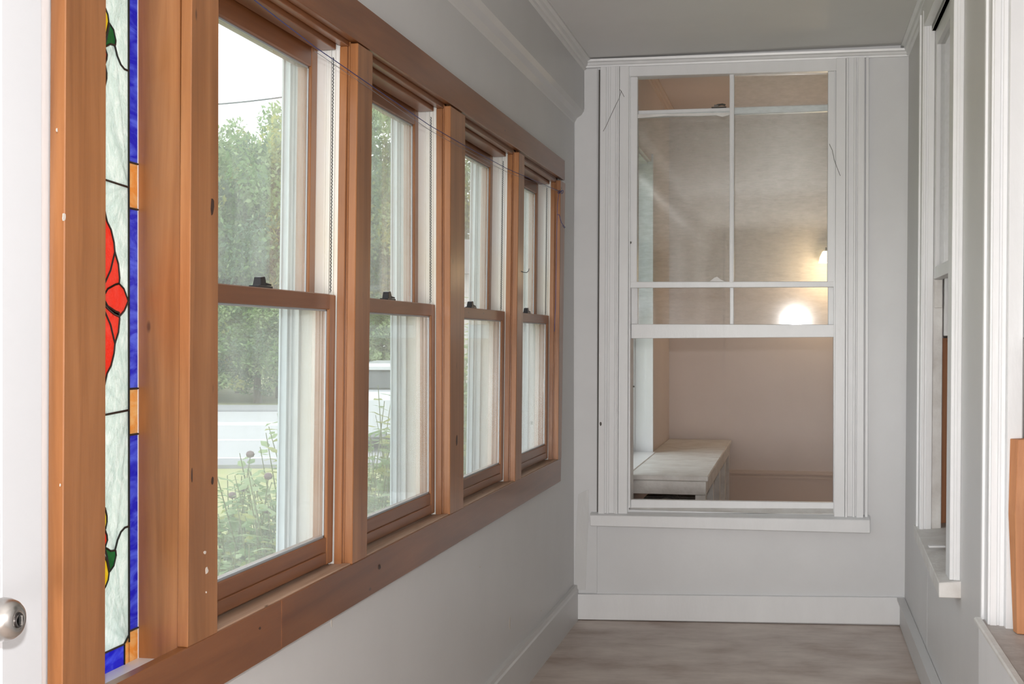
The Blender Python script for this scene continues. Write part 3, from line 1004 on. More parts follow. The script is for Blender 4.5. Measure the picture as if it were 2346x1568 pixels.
# ------------------------------------------------------------------ room behind the far window
YR = 9.25
bk = oY(YR, 1533, 900)
XA = bk.x
RZ0, RZ1 = 0.08, 2.93
yw = 8.08                       # far side of its window
xr = 1.05
zs_a = oY(yw, 1470, 1037).z
zh_a = oY(yw, 1478, 372).z
m = MB().box(XA - .2, XA, yw, YR, RZ0 - .1, RZ1 + .1).box(XA - .2, XA, YF + .12, 6.72, RZ0 - .1, RZ1 + .1)
m.box(XA - .2, XA, 6.72, yw, RZ0 - .1, zs_a).box(XA - .2, XA, 6.72, yw, zh_a, RZ1 + .1)
tag(m.build('wall_alcove_left', ROOMP), 'beige side wall of the room seen beyond the far window', 'wall', kind='structure')
tag(MB().box(XA - .2, xr + .1, YR, YR + .1, RZ0 - .1, RZ1 + .1).build('wall_alcove_back', ROOMP), 'beige back wall of the room beyond the far window', 'wall', kind='structure')
tag(MB().box(xr, xr + .1, YF + .12, YR, RZ0 - .1, RZ1 + .1).build('wall_alcove_right', ROOMP), 'beige right wall of the room beyond the far window', 'wall', kind='structure')
tag(MB().box(XA - .2, xr + .1, YF + .12, YR + .1, RZ1, RZ1 + .1).build('ceiling_alcove', ROOMP), 'dim ceiling of the room beyond the far window', 'ceiling', kind='structure')
tag(MB().box(XA - .2, xr + .1, YF + .12, YR + .1, RZ0 - .1, RZ0).build('floor_alcove', ROOMT), 'dim floor of the room beyond the far window', 'floor', kind='structure')
tag(MB().box(XR + .06, xr + .1, YF + .0, YF + .12, RZ0 - .1, RZ1 + .1).box(XA - .2, xr + .1, YF + .0, YF + .12, ZCE + .1, RZ1 + .1).box(XA - .2, LC - .03, YF + .04, YF + .12, RZ0 - .1, RZ1 + .1).build('wall_alcove_front', ROOMP), 'wall around the far window on its other side', 'wall', kind='structure')
# crown, baseboard, wall seam in that room
m = MB().loft([[Vector((XA + a, y, RZ1 + b)) for a, b in cp] for y in (YF + .12, YR)])
tag(m.build('trim_7', ROOMT), 'dim crown moulding in the room beyond the far window', 'moulding', kind='structure')
zb1_ = oY(YR - .03, 1800, 1080).z
zb2_ = oY(YR - .03, 1800, 1096).z
m = MB().box(XA, xr, YR - .03, YR, RZ0, zb2_).box(XA, xr, YR - .022, YR, zb2_, zb1_).box(XA, xr, YR - .036, YR, zb2_ - .002, zb2_ + .012).box(XA, xr, YR - .030, YR, zb2_ + .024, zb2_ + .034)
tag(m.build('baseboard_alcove', ROOMT), 'tall moulded baseboard at the back wall beyond the far window', 'baseboard', kind='structure')
sx = oY(YR, 1660, 900).x
tag(MB().box(sx, sx + .012, YR - .003, YR, zb1_, RZ1).build('trim_8', ROOMP), 'faint vertical seam on the back wall beyond the far window', 'seam', kind='structure')
# its window
AW = root('window_8', (XA, 7.5, zs_a), 'white-painted window at the left of the room beyond, daylight falling in', 'window', kind='structure')
m = MB().box(XA - .19, XA - .02, yw - .012, yw, zs_a, zh_a).box(XA - .03, XA + .012, yw - .02, yw + .0, zs_a, zh_a)
m.box(XA - .12, XA - .10, yw - .022, yw - .012, zs_a, zh_a)
m.build('side_jamb', TRIM, AW)
MB().box(XA - .002, XA + .012, yw + .0, yw + .03, zs_a - .02, zh_a + .05).build('casing', TRIM, AW, bevel=.003)
MB().box(XA - .2, XA + .03, 6.72, yw - .021, zs_a - .015, zs_a + .006).build('sill', TRIM, AW, bevel=.003)
MB().box(XA - .19, XA - .02, 6.72, yw, zh_a - .012, zh_a).build('head_jamb', TRIM, AW)
sa = MB().box(XA - .16, XA - .125, yw - .055, yw - .012, zs_a + .002, zh_a - .012).box(XA - .16, XA - .125, 6.72, 6.76, zs_a + .002, zh_a - .012)
sa.box(XA - .16, XA - .125, 6.76, yw - .055, zs_a + .002, zs_a + .06).box(XA - .16, XA - .125, 6.76, yw - .055, 1.45, 1.49).box(XA - .16, XA - .125, 6.76, yw - .055, zh_a - .07, zh_a - .012)
s_ = sa.build('sash', TRIM, AW)
MB().box(XA - .145, XA - .142, 6.76, yw - .055, zs_a + .06, zh_a - .07).build('pane', G_WIN, s_)

# ------------------------------------------------------------------ bench
bt = oY(6.72, 1617, 1092)
BZ = bt.z
BX1 = bt.x
BN = root('bench', (XA + .3, 8.0, RZ0), 'long low white bench with open front under the side window beyond', 'bench')
MB().box(XA + .002, BX1 + .012, 6.72, YR - .04, BZ - .028, BZ).build('bench_top', TRIM_DIRTY, BN, bevel=.005)
MB().box(XA + .01, BX1, 6.735, 6.755, BZ - .098, BZ - .029).build('end_apron', TRIM_DIRTY, BN, bevel=.002)
MB().box(BX1 - .02, BX1, 6.756, YR - .05, BZ - .098, BZ - .029).build('front_apron', TRIM_DIRTY, BN, bevel=.002)
for i, y in enumerate((6.737, 7.35, 8.0, 8.62, YR - .12)):
    MB().box(BX1 - .055, BX1 - .001, y, y + .07, RZ0, BZ - .099).build('leg', TRIM_DIRTY, BN, bevel=.002)
MB().box(XA + .01, XA + .05, 6.737, 6.80, RZ0, BZ - .099).build('leg', TRIM_DIRTY, BN, bevel=.002)
MB().box(XA + .01, BX1 - .03, 6.84, YR - .05, RZ0 + .02, RZ0 + .05).build('floor_shelf', plain('raw_shelf_wood', (.42, .20, .10), .7), BN)
# radiator scroll glimpsed under the bench top
RC = oY(6.95, 1532, 1150)
m = MB()
for k in range(7):
    yk = 6.85 + .06 * k
    m.lathe((RC.x, yk, BZ - .19), (0, 1, 0), [(0, .060), (.004, .064), (.036, .064), (.04, .060)], 20)
    m.box(RC.x - .14, RC.x + .15, yk, yk + .04, RZ0 + .06, BZ - .155)
rd = m.build('radiator', plain('old_iron', (.22, .20, .18), .6, metal=.3, noise=.4, nscale=30))
tag(rd, 'small dark iron radiator hidden under the bench top beyond the far window', 'radiator')

# ------------------------------------------------------------------ lit lamp beyond the far window
lp = oY(YR - .10, 1893, 603)
LM = root('wall_lamp', (lp.x, YR, lp.z), 'small glowing wall lamp seen through the right old pane', 'lamp')
GLOW = plain('lamp_shade_glow', (.9, .75, .5), .6, emis=(1.0, .78, .42), estr=5.0)
h_ = oY(YR - .10, 1893, 577).z - lp.z
MB().lathe((lp.x, YR - .10, lp.z), (0, 0, 1), [(0, .052), (h_ * .5, .044), (h_, .026), (h_ + .004, .020)], 24).build('lamp_shade', GLOW, LM)
MB().tube([(lp.x, YR - .10, lp.z + h_ + .002), (lp.x, YR - .10, lp.z + h_ + .02), (lp.x, YR - .05, lp.z + h_ + .03), (lp.x, YR, lp.z + h_ * .5)], .005, 8).build('lamp_arm', STEEL, LM)
l = bpy.data.lights.new('lamp_bulb_light', 'POINT'); l.energy = 5; l.color = (1, .72, .42); l.shadow_soft_size = .04
lo = bpy.data.objects.new('lamp_bulb_light', l); COL.objects.link(lo); lo.location = (lp.x, YR - .22, lp.z - .06)

# ------------------------------------------------------------------ right wall with its two old windows
YJ1 = oX(XR - .03, 2110, 500).y          # far jamb of the farther window
YN1 = oX(XR, 2204, 700).y                # near outer edge of its near casing
YJ2 = oX(XR - .03, 2269, 700).y          # far jamb of the nearer window
ZS1 = oY(YN1, 2170, 1330).z
ZS2 = oY(YJ2, 2290, 1440).z
ZT1 = oY(YJ1, 2110, 60).z
Y2N = YJ2 - .95
THR = oY(YJ1, 2160, 700).x - XR
m = MB()
m.box(XR, XR + THR, YJ1 + .010, YF, -.15, ZCE).box(XR, XR + THR, YJ2 + .010, YN1 + .10, -.15, ZCE).box(XR, XR + THR, YB, Y2N, -.15, ZCE)
m.box(XR, XR + THR, YN1 + .10, YJ1, -.15, ZS1 - .02).box(XR, XR + THR, YN1 + .10, YJ1, ZT1 - .02, ZCE)
m.box(XR, XR + THR, Y2N, YJ2, -.15, ZS2 - .02).box(XR, XR + THR, Y2N, YJ2, ZT1, ZCE)
m.map(leanR)
tag(m.build('wall_right', WALLP), 'smooth grey wall on the right with two old white windows', 'wall', kind='structure')


def right_window(idx, yj, ynear, zs_, zt, label, xs, block):
    """yj far jamb y, ynear near jamb y, xs: px of reveal strips on the jamb plane"""
    Wd = root('window_%d' % idx, (XR, (yj + ynear) / 2, zs_), label, 'window', kind='structure')
    mk = lambda mm, n, mat=TRIM, bev=.0015, par=None: mm.map(leanR).build(n, mat, par or Wd, bevel=bev)
    X = [oY(yj, p, 700).x for p in xs]   # increasing
    # far casing, front face
    mk(MB().box(XR - .030, XR + .001, yj + .008, yj + .10, zs_, zt + .06).box(XR - .036, XR, yj + .075, yj + .10, zs_, zt + .06), 'casing')
    # jamb steps facing the camera
    mk(MB().box(XR - .026, X[1], yj + .000, yj + .03, zs_, zt), 'inner_stop')
    mk(MB().box(X[2], X[3], yj - .003, yj + .03, zs_, zt), 'side_jamb')
    mk(MB().box(X[1] - .002, X[2] + .002, yj + .004, yj + .03, zs_, zt), 'side_jamb', TRIM, 0)
    mk(MB().box(X[3], XR + THR - .001, yj + .004, yj + .03, zs_, zt), 'side_jamb', TRIM_DIRTY)
    return Wd, X, mk


W9, X9, mk = right_window(9, YJ1, YN1 + .11, ZS1, ZT1, 'tall old white window on the right wall, farther one near the end corner', (2110, 2119, 2123, 2137, 2141), 1)
# near casing with stepped edge facing the camera
for x0, x1, ya, yb in ((XR - .012, XR, YN1, YN1 + .11), (XR - .020, XR - .011, YN1 + .001, YN1 + .11), (XR - .030, XR - .019, YN1 + .004, YN1 + .105)):
    mk(MB().box(x0, x1, ya, yb, ZS1, ZT1 + .06), 'casing')
mk(MB().box(XR - .028, XR + .001, YN1, YJ1 + .10, ZT1, ZT1 + .09), 'head_casing')
mk(MB().box(XR, XR + THR, YN1 + .11, YJ1, ZT1 - .02, ZT1), 'head_jamb')
# sash pieces
mk(MB().box(X9[3] + .006, XR + THR - .002, YN1 + .115, YJ1 - .001, ZT1 - .045, ZT1 - .001), 'head_stop')
xs0 = X9[3] + .0015
zm1, zm0 = oY(YJ1, 2150, 613).z, oY(YJ1, 2150, 640).z
sa = mk(MB().box(xs0, xs0 + .034, YJ1 - .045, YJ1 - .004, zm0, ZT1 - .019), 'upper_sash')
mk(MB().box(xs0, xs0 + .034, YN1 + .115, YJ1 - .045, zm0, zm1), 'meeting_rail', par=sa)
mk(MB().box(xs0, xs0 + .034, YN1 + .115, YJ1 - .045, ZT1 - .08, ZT1 - .02), 'top_rail', par=sa)
mk(MB().box(xs0 + .015, xs0 + .018, YN1 + .115, YJ1 - .045, zm1, ZT1 - .08), 'pane', G_OLD, 0, sa)
mk(MB().box(xs0 + .003, xs0 + .030, YJ1 - .014, YJ1 + .0, oY(YJ1, 2150, 706).z, zm0 - .002), 'sash_block', TRIM_DIRTY)
sb_ = mk(MB().box(xs0 + .036, XR + THR + .03, YJ1 - .035, YJ1 + .0, oY(YJ1, 2163, 770).z, zm1), 'lower_sash')
# sill with end facing the camera
sl0, sl1 = oY(YN1 - .02, 2151, 1336), oY(YN1 - .02, 2151, 1370)
m = MB().loft([[Vector((sl0.x, YN1 - .02, sl0.z)), Vector((XR + .12, YN1 - .02, ZS1 + .012)), Vector((XR + .12, YN1 - .02, sl1.z)), Vector((sl0.x, YN1 - .02, sl1.z))],
               [Vector((sl0.x + .022, YJ1 + .12, sl0.z + .02)), Vector((XR + .12, YJ1 + .12, ZS1 + .03)), Vector((XR + .12, YJ1 + .12, sl1.z + .02)), Vector((sl0.x + .022, YJ1 + .12, sl1.z + .02))]])
m.build('sill', TRIM_DIRTY, W9, bevel=.002)
pf = oX(XR - .03, 2135, 1262)
m = MB().slab([(XR - .045, pf.y - .05, ZS1 + .016), (XR + .01, pf.y - .05, ZS1 + .018), (XR + .01, pf.y - .02, ZS1 + .018), (XR - .045, pf.y - .02, ZS1 + .016)], (0, 0, .006))
m.build('paint_flake', TRIM, W9, bevel=.002)

W10, X10, mk = right_window(10, YJ2, Y2N, ZS2, ZT1, 'nearest old white window at the right edge of the view', (2268, 2289, 2294, 2305, 2309), 1)
mk(MB().box(X10[3], X10[3] + .034, YJ2 - .030, YJ2 + .003, ZS2, ZT1), 'parting_stop')
mk(MB().box(X10[3] + .035, X10[3] + .07, YJ2 - .045, YJ2 + .003, oY(YJ2, 2340, 775).z, ZT1), 'upper_sash')
mk(MB().box(X10[3] + .035, X10[3] + .07, Y2N, YJ2 - .045, oY(YJ2, 2340, 792).z, oY(YJ2, 2340, 762).z), 'meeting_rail')
mk(MB().box(X10[3] + .050, X10[3] + .053, Y2N, YJ2 - .045, oY(YJ2, 2340, 762).z, ZT1), 'pane', G_OLD, 0)
mk(MB().box(XR - .03, XR, Y2N - .10, Y2N, ZS2, ZT1 + .05), 'casing')
# boxed ledge below it
lg = oY(YJ2 + .02, 2247, 1439)
lx = lg.x
LB = MB().slab([(lx, YJ2 + .06, fz(XR)), (XR + .1, YJ2 + .06, fz(XR)), (XR + .1, YJ2 + .06, ZS2 - .006), (lx + .0, YJ2 + .06, ZS2 - .006)], (0, -(YJ2 + .06 - Y2N) - .1, 0))
lo_ = LB.build('boxed_ledge', TRIM, None, bevel=.002)
tag(lo_, 'boxed white ledge projecting under the nearest right window', 'ledge', kind='structure')
lo_.name = 'trim_9'
m = MB().box(lx - .006, XR + .135, Y2N - .05, YJ2 + .066, ZS2 - .006, ZS2 + .006)
tag(m.build('trim_10', plain('grimy_ledge_paint', (.55, .51, .48), .55, col2=(.36, .32, .30), nscale=14, bump=.4, bscale=60), bevel=.002), 'grimy scuffed top board of the ledge at the lower right', 'ledge top', kind='structure')
m = MB().box(lx - .010, lx + .008, Y2N - .05, YJ2 + .068, ZS2 - .001, ZS2 + .011)
tag(m.build('trim_11', TRIM_DIRTY, bevel=.003), 'thin chipped bead along the ledge edge', 'bead', kind='structure')
# bare board standing on the ledge
bp0 = oY(YJ2 - .09, 2330, 1457)
t0 = oY(YJ2 - .06, 2333, 1008)
BD = MB().loft([[Vector((bp0.x, bp0.y, ZS2 + .007)), Vector((bp0.x + .09, bp0.y - .01, ZS2 + .007)), Vector((bp0.x + .09, bp0.y + .03, ZS2 + .007)), Vector((bp0.x - .004, bp0.y + .03, ZS2 + .007))],
                [Vector((bp0.x - .003, bp0.y + .008, .9)), Vector((bp0.x + .088, bp0.y, .9)), Vector((bp0.x + .088, bp0.y + .036, .9)), Vector((bp0.x - .014, bp0.y + .036, .9))],
                [Vector((t0.x, t0.y, t0.z)), Vector((t0.x + .09, t0.y - .01, t0.z + .006)), Vector((t0.x + .09, t0.y + .03, t0.z + .006)), Vector((t0.x - .014, t0.y + .03, t0.z))]])
tag(BD.build('wooden_board', W_RAW, bevel=.001), 'bare orange-brown board standing upright on the grimy ledge', 'board')
# room behind the right windows
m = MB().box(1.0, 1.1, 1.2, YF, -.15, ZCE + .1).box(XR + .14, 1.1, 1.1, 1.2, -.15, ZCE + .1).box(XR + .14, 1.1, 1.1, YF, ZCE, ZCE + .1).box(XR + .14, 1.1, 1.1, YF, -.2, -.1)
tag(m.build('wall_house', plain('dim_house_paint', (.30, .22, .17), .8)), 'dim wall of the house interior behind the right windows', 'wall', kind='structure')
op = MB().box(XR + THR - .03, XR + THR + .07, YJ1 + .13, YJ1 + .15, ZS1 + .01, oY(YJ1 + .13, 2164, 775).z)
tag(op.build('wood_panel', W_RAW), 'narrow orange-brown wooden strip glimpsed through the farther right window', 'panel')

# ------------------------------------------------------------------ cord along the window heads
xc = XC + .008
pc = [oX(xc, *q) for q in [(575, -6), (640, 45), (722, 108), (776, 145), (850, 196), (985, 288), (1063, 333), (1160, 386), (1230, 416), (1281, 438)]]
near = pc[0] + (pc[0] - pc[1]).normalized() * .4
C1 = MB().tube([near] + pc, .0010, 6)
C1.tube([oX(xc, 1281, 438), oX(xc, 1277, 470), oX(xc + .003, 1275, 560), oX(xc + .003, 1273, 700), oX(xc + .003, 1270, 760)], .0011, 5)
C1.tube([oX(xc, 1277, 492), oX(xc + .006, 1281, 492), oX(xc + .010, 1286, 510), oX(xc + .012, 1292, 518), oX(xc + .012, 1295, 521), oX(xc + .012, 1293, 523), oX(xc + .012, 1289, 517)], .0013, 5)
for k in range(3):
    cc = oX(xc, 1280 + 4 * k, 440)
    C1.tube([cc + Vector((.004 * math.cos(a), .02 * math.sin(a) * .6, .007 * math.sin(a + k))) for a in [i * .7 for i in range(10)]], .0013, 5)
tag(C1.build('blue_cord', CORD), 'thin blue cord strung across the timber posts and knotted at the end post', 'cord')
C2 = MB().tube([oX(xc, *q) for q in [(722, 118), (776, 155), (850, 205), (985, 299), (1063, 342), (1160, 394), (1230, 420), (1281, 439)]], .0006, 5)
tag(C2.build('thin_line', CORD_G), 'hair-thin grey line running just under the blue cord', 'line')
yh = oX(XC, 1197, 622)
HK = MB().tube([oX(XC - .001, 1193, 621), oX(XC + .004, 1199, 624), oX(XC + .008, 1206, 625), oX(XC + .010, 1211, 621), oX(XC + .010, 1212, 616)], .0013, 6)
tag(HK.build('wire_hook', STEEL), 'small dark wire hook on the fourth timber post', 'hook')
hk = oX(XC + .002, 1281, 436)
for X_, px, py, a, b_ in ((XL, 1168, 1430, 3, 40), (XL, 1240, 1400, 2, 3), (XL, 1100, 1300, 3, 4), (XL, 760, 1430, 3, 22)):
    blot(X_ + .0006, px, py, a, b_, FLECK, 'scratch', wall_left)
tag(MB().tube([hk, hk + Vector((.006, 0, .001)), hk + Vector((.012, 0, .006)), hk + Vector((.008, 0, .012))], .0012, 6).build('screw_eye', NICKEL), 'tiny bright screw eye holding the cord on the end post', 'hook')

# unlit lamp body added out of view; the fill light is separate
lb = MB().lathe((-.25, -2.6, ZCE), (0, 0, -1), [(0, .13), (.02, .13), (.05, .12), (.08, .08), (.09, .0)], 24)
tag(lb.build('unlit_lamp_body', TRIM, smooth=True), 'round white unlit lamp body added on the ceiling behind the viewpoint', 'lamp')

# ------------------------------------------------------------------ outside
ZG = -0.35
GRASS = plain('dry_summer_grass', (.30, .33, .13), .9, col2=(.44, .40, .20), nscale=1.3)
ROAD = plain('pale_asphalt', (.47, .47, .475), .85, noise=.08, nscale=2)
KERB = plain('grey_kerb', (.30, .30, .31), .85)
LINEM = plain('road_paint', (.85, .85, .85), .7)
tag(MB().slab([(-70, -15, ZG), (-1.3, -15, ZG), (-1.3, 90, ZG), (-70, 90, ZG)], (0, 0, -.2)).build('ground', GRASS), 'dry grass outside the windows', 'ground', kind='structure')


def strip(name, y0, y1, z, mat, label, cat, th=.03):
    d = []
    for yy in (y1, y0):
        c = oZ(ZG, 600, yy)
        d.append(c)
    a = [d[0] - _R * 20, d[0] + _R * 12, d[1] + _R * 12, d[1] - _R * 20]
    a = [Vector((p.x, p.y, z)) for p in a]
    a = [p if p.x < -1.5 else Vector((-1.5, p.y, z)) for p in a]
    return tag(MB().slab(a, (0, 0, -th)).build(name, mat), label, cat, kind='structure')


strip('street', 947, 1077, ZG + .02, ROAD, 'pale sunlit street beyond the grass', 'street')
strip('trim_12', 934, 947, ZG + .06, KERB, 'grey kerb on the far side of the street', 'kerb', .1)
strip('trim_13', 1077, 1096, ZG + .05, KERB, 'grey kerb on the near side of the street', 'kerb', .1)
strip('trim_14', 1069, 1075, ZG + .024, LINEM, 'white edge line on the near side of the street', 'road line', .003)
strip('trim_15', 1019, 1022, ZG + .024, LINEM, 'white line in the middle of the street', 'road line', .003)
strip('trim_16', 974, 982, ZG + .024, LINEM, 'broad white line on the far half of the street', 'road line', .003)

LEAF = [plain('leaf_green', (.22, .36, .13), .6, trans=.4), plain('leaf_pale', (.38, .50, .24), .6, trans=.4), plain('leaf_dark', (.11, .20, .10), .7, trans=.3), plain('leaf_yellow', (.45, .48, .14), .6, trans=.4)]
BARK = plain('bark', (.13, .10, .08), .9)


def leaf_cloud(n, rx, ry, rz, cz, size, clumps, seed):
    rnd = random.Random(seed)
    v = []; f = []; mi = []
    cl = []
    for _ in range(clumps):
        while True:
            p = Vector((rnd.uniform(-1, 1), rnd.uniform(-1, 1), rnd.uniform(-1, 1)))
            if p.length < 1: break
        p = p.normalized() * (.45 + .5 * rnd.random())
        cl.append((Vector((p.x * rx, p.y * ry, p.z * rz + cz)), rnd.uniform(.14, .28) * (rx + rz) / 2, rnd.choice([0, 0, 1, 2, 2, 3] if rnd.random() < .5 else [0, 1, 2])))
    for _ in range(n):
        c, r, m_ = rnd.choice(cl)
        d = Vector((rnd.gauss(0, 1), rnd.gauss(0, 1), rnd.gauss(0, 1))).normalized() * r * (rnd.random() ** .4)
        p = c + Vector((d.x, d.y, d.z * .8))
        s = size * rnd.uniform(.6, 1.3)
        a = Vector((rnd.gauss(0, 1), rnd.gauss(0, 1), rnd.gauss(0, .6))).normalized()
        b_ = a.cross(Vector((rnd.gauss(0, 1), rnd.gauss(0, 1), rnd.gauss(0, 1)))).normalized()
        k = len(v)
        v += [p - a * s, p + b_ * s * .45, p + a * s, p - b_ * s * .45]
        f.append((k, k + 1, k + 2, k + 3))
        mi.append(m_ if rnd.random() < .8 else rnd.randrange(3))
    return v, f, mi


def make_tree(seed, h, r, n, label):
    t = root('leafy_tree', (0, 0, ZG), label, 'tree', 'leafy trees across the street')
    v, f, mi = leaf_cloud(n, r, r, h * .45, h * .52, .105, 200, seed)
    mesh_obj('crown', [p + Vector((0, 0, ZG)) for p in v], f, None, t, mats=LEAF, fmat=mi, solid=False)
    MB().tube([(0, 0, ZG), (.1, .05, ZG + h * .3), (-.05, .1, ZG + h * .6), (0, 0, ZG + h * .85)], [.22, .17, .11, .04], 8).build('trunk', BARK, t)
    return t


TL = 'hazy green leafy tree in the row across the street'
protos = [make_tree(1, 8.2, 2.6, 34000, TL), make_tree(2, 9.0, 3.0, 36000, TL), make_tree(3, 5.4, 2.4, 24000, 'low rounded leafy shrub at the street edge')]
place = []
for row, dep in enumerate((37, 40.6, 44.4)):
    for i in range(6):
        if -13.5 + i * 3.5 + row * 1.6 > -3.6 and row < 2: continue
        place.append(((i + row) % 2, -13.5 + i * 3.5 + row * 1.6, dep + random.uniform(-.2, .2), random.uniform(1.0, 1.08) + row * .05))
for i in range(11):
    if -13 + i * 1.6 > -3.2: continue
    place.append((2, -13 + i * 1.6, 34.0 + .5 * (i % 2), random.uniform(.48, .60)))
used = set()
F2 = Vector((_F.x, _F.y, 0)).normalized()
for k, (pi, lat, dep, s) in enumerate(place):
    o = protos[pi] if pi not in used else copy_tree(protos[pi])
    used.add(pi)
    p = F2 * dep + _R * (lat)
    o.location = (p.x, p.y, ZG)
    o.rotation_euler = (0, 0, random.uniform(0, 6.28))
    o.scale = (s * .72, s * .72, s) if pi != 2 else (s, s, s)
    if pi == 2: o['group'] = 'low shrubs along the street'; o['category'] = 'shrub'

# weeds and shrubs by the house
def make_weed(seed, h, label, flower):
    rnd = random.Random(seed)
    t = root('garden_weed', (0, 0, ZG), label, 'plant', 'leafy weeds growing against the porch')
    st = MB(); v = []; f = []; mi = []
    for sidx in range(9):
        ang = rnd.uniform(0, 6.28); lean_ = rnd.uniform(.02, .34)
        hh = h * rnd.uniform(.7, 1.0)
        bx, by = rnd.uniform(-.1, .1), rnd.uniform(-.1, .1)
        pts = [Vector((bx + math.cos(ang) * lean_ * (q ** 1.6), by + math.sin(ang) * lean_ * (q ** 1.6), ZG + hh * q)) for q in (0, .25, .5, .75, 1)]
        st.tube(pts, [.006, .005, .004, .003, .002], 5)
        for j in range(34):
            q = .12 + .88 * j / 34
            i0 = min(int(q * 4), 3); fr2 = q * 4 - i0
            c = pts[i0].lerp(pts[i0 + 1], fr2)
            a = rnd.uniform(0, 6.28); L = rnd.uniform(.07, .14) * (1.25 - .6 * q)
            d = Vector((math.cos(a), math.sin(a), rnd.uniform(-.25, .5))).normalized()
            sd = d.cross(Vector((0, 0, 1))).normalized()
            nn = sd.cross(d)
            k = len(v); wd = L * .26
            v += [c, c + d * L * .35 + sd * wd - nn * L * .04, c + d * L * .7 + sd * wd * .7, c + d * L - nn * L * .12, c + d * L * .7 - sd * wd * .7, c + d * L * .35 - sd * wd - nn * L * .04, c + d * L * .5 + nn * -.0]
            f += [(k, k + 1, k + 6), (k + 1, k + 2, k + 6), (k + 2, k + 3, k + 6), (k + 3, k + 4, k + 6), (k + 4, k + 5, k + 6), (k + 5, k, k + 6)]
            c_ = rnd.choice([0, 1, 1, 0, 3])
            mi += [c_] * 6
        if flower:
            tip = pts[-1]
            fl = MB().lathe(tip - Vector((0, 0, .005)), (0, 0, 1), [(0, .004), (.004, .014), (.014, .018), (.024, .013), (.028, .002)], 10)
            fl.build('seed_head', plain('dry_seed_head', (.20, .13, .14), .9), t)
    mesh_obj('leaf', v, f, None, t, mats=LEAF, fmat=mi, solid=False)['kind'] = 'stuff'
    st.build('stem', plain('weed_stem', (.20, .22, .10), .8), t)
    return t


WL = 'tangled green leafy weed growing outside against the porch'
wp = [make_weed(11, 1.42, WL, False), make_weed(12, 1.02, WL, False), make_weed(13, 1.24, 'tall weed with dark round seed heads outside the nearest window', True)]
wp[2]['group'] = 'weeds with dark seed heads'
spots = []
rnd = random.Random(4)
for px, Y in [(505, 5.2), (640, 4.6), (625, 5.3), (655, 5.0), (600, 4.3)]:
    pass
def at(px, dep):
    d = _F + _R * ((px - 1173) / FPX)
    return EYE + d * dep
wl_ = []
for i in range(22): wl_.append((1, 440 + i * 11 + rnd.uniform(-8, 8), rnd.uniform(4.0, 6.2), rnd.uniform(.85, 1.1)))
for i in range(7): wl_.append((0, 634 + i * 10, rnd.uniform(4.8, 6.0), rnd.uniform(.80, .98)))
wl_ += [(2, 575, 5.2, .98)]

for i in range(10): wl_.append((0, 820 + i * 13, rnd.uniform(5.6, 7.5), rnd.uniform(.82, 1.04)))
for i in range(8): wl_.append((1, 800 + i * 16, rnd.uniform(5.6, 6.4), rnd.uniform(.9, 1.1)))
for i in range(6): wl_.append((0, 1040 + i * 10, rnd.uniform(8.5, 10.5), rnd.uniform(1.1, 1.5)))
used = set()
for k, (pi, px, dep, s) in enumerate(wl_):
    p = at(px, dep)
    if p.x > -1.75: 
        p.x = -1.75 - rnd.random() * .3
    o = wp[pi] if pi not in used else copy_tree(wp[pi])
    used.add(pi)
    o.location = (p.x, p.y, ZG)
    o.rotation_euler = (0, 0, rnd.uniform(0, 6.28))
    if pi != 2:
        zn = ('nearest', 'second', 'third')[0 if px < 760 else 1 if px < 1035 else 2]
        o['label'] = ('low dense' if pi == 1 else 'taller leafy') + ' green weed outside the %s timber window' % zn
        o['group'] = ('low' if pi == 1 else 'tall') + ' weeds outside the %s timber window' % zn
    o.scale = (s, s, s)

# power line
pa, pb = at(380, 26), at(760, 26)
za = oY(pa.y, 380, 246).z; zb_ = oY(pb.y, 760, 205).z
pts = [Vector((pa.x + (pb.x - pa.x) * t, pa.y + (pb.y - pa.y) * t, za + (zb_ - za) * t - .06 * math.sin(PI * t))) for t in [i / 12 for i in range(-12, 25)]]
tag(MB().tube(pts, .016, 6).build('power_line', STEEL), 'overhead cable crossing the sky above the trees', 'cable')

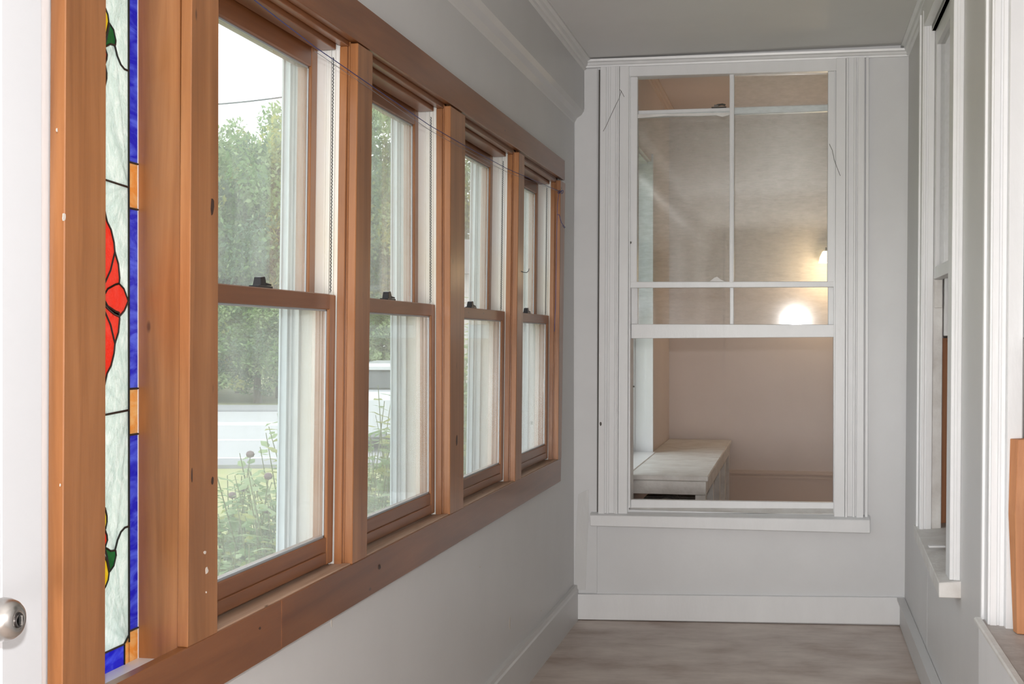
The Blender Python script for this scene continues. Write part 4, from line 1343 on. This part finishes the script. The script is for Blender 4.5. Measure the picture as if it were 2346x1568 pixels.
# parked car
def car():
    c = at(915, 21.0)
    t = root('parked_car', (c.x, c.y, ZG), 'silver car parked outside, seen through the second timber window', 'car')
    t.rotation_euler = (0, 0, 0)
    ang = YAW + math.radians(84)
    M = Matrix.Rotation(ang, 4, 'Z')
    def T(p): return M @ Vector(p) + Vector((c.x, c.y, ZG))
    SIL = plain('silver_car_paint', (.70, .73, .76), .3, metal=.2, coat=.6)
    GLS = plain('car_glass', (.03, .04, .045), .08)
    RUB = plain('tyre', (.03, .03, .03), .8)
    secs = [(-2.1, .60, .30, .78), (-2.0, .78, .24, .90), (-1.3, .86, .22, .96), (0, .88, .22, .94), (1.2, .86, .22, .90), (1.9, .78, .24, .76), (2.1, .62, .32, .62)]
    m = MB().loft([[T((x, s * wd * k, z)) for s, k, z in ((-1, .94, z0), (-1, 1, z0 + .2), (-1, 1, z1 - .12), (-1, .88, z1), (1, .88, z1), (1, 1, z1 - .12), (1, 1, z0 + .2), (1, .94, z0))] for x, wd, z0, z1 in secs])
    m.build('body', SIL, t, smooth=False)
    cab = [(-1.75, .70, .70, .93, .95), (-1.25, .76, .62, .94, 1.24), (.2, .78, .64, .93, 1.27), (1.15, .74, .70, .90, .92)]
    m = MB().loft([[T((x, -wb, z0)), T((x, -wt, z1)), T((x, wt, z1)), T((x, wb, z0))] for x, wb, wt, z0, z1 in cab])
    m.build('greenhouse', GLS, t)
    m = MB().loft([[T((x, -wt, z1)), T((x, -wt * .6, z1 + .05)), T((x, wt * .6, z1 + .05)), T((x, wt, z1))] for x, wt, z1 in ((-1.35, .64, 1.20), (-1.15, .66, 1.245), (.15, .67, 1.27), (.45, .65, 1.19))])
    m.build('roof', SIL, t)
    for s in (-1, 1):
        for p, q in (((-1.70, .70, .93), (-1.25, .63, 1.24)), ((-.45, .79, .93), (-.45, .65, 1.26)), ((1.12, .73, .90), (.25, .65, 1.26))):
            MB().tube([T((p[0], s * p[1], p[2])), T((q[0], s * q[1], q[2]))], .035, 6).build('pillar', SIL, t)
        MB().box(-.0, .001, 0, .001, 0, .001)
        for x in (-1.35, 1.3):
            wv = MB().lathe(T((x, s * .72, .31)), M.to_3x3() @ Vector((0, s, 0)), [(0, .30), (.02, .31), (.16, .31), (.17, .28), (.165, .18), (.14, .17), (.14, .0)], 20).build('wheel', RUB, t)
        MB().slab([T((-2.02, s * .5, .62)), T((-2.0, s * .76, .62)), T((-1.97, s * .76, .78)), T((-2.0, s * .5, .80))], M.to_3x3() @ Vector((-.06, 0, 0))).build('tail_light', plain('tail_light_red', (.5, .03, .02), .2), t)
    return t
car()

# neighbouring house
hc = at(1120, 34)
NH = root('neighbour_house', (hc.x, hc.y, ZG), 'pale clapboard house beyond the trees, seen through the third timber window', 'house')
def HT(lat, dep, z): 
    p = hc + _R * lat + F2 * dep
    return Vector((p.x, p.y, z))
SID = plain('pale_siding', (.66, .62, .60), .8)
m = MB().slab([HT(-1.2, 0, ZG), HT(6.5, 0, ZG), HT(6.5, 0, 3.0), HT(-1.2, 0, 3.0)], F2 * 5)
m.build('wall', SID, NH)
cl = MB()
z = ZG + .1
while z < 2.95:
    cl.slab([HT(-1.22, -.03, z), HT(6.5, -.03, z), HT(6.5, -.005, z + .13), HT(-1.22, -.005, z + .13)], F2 * .03)
    z += .14
co = cl.build('clapboard', SID, NH); co['kind'] = 'stuff'
MB().slab([HT(-1.6, -.4, 3.0), HT(-1.6, 2.5, 4.1), HT(-1.6, 5.4, 3.0)], _R * 8.5).build('roof', plain('grey_roof', (.22, .21, .21), .9), NH)
wn = MB().slab([HT(1.2, -.06, 1.0), HT(2.1, -.06, 1.0), HT(2.1, -.06, 2.3), HT(1.2, -.06, 2.3)], F2 * .06).build('window', LINEM, NH)
MB().slab([HT(1.28, -.07, 1.08), HT(2.02, -.07, 1.08), HT(2.02, -.07, 2.22), HT(1.28, -.07, 2.22)], F2 * .02).build('pane', plain('dark_pane', (.05, .06, .07), .1), wn)
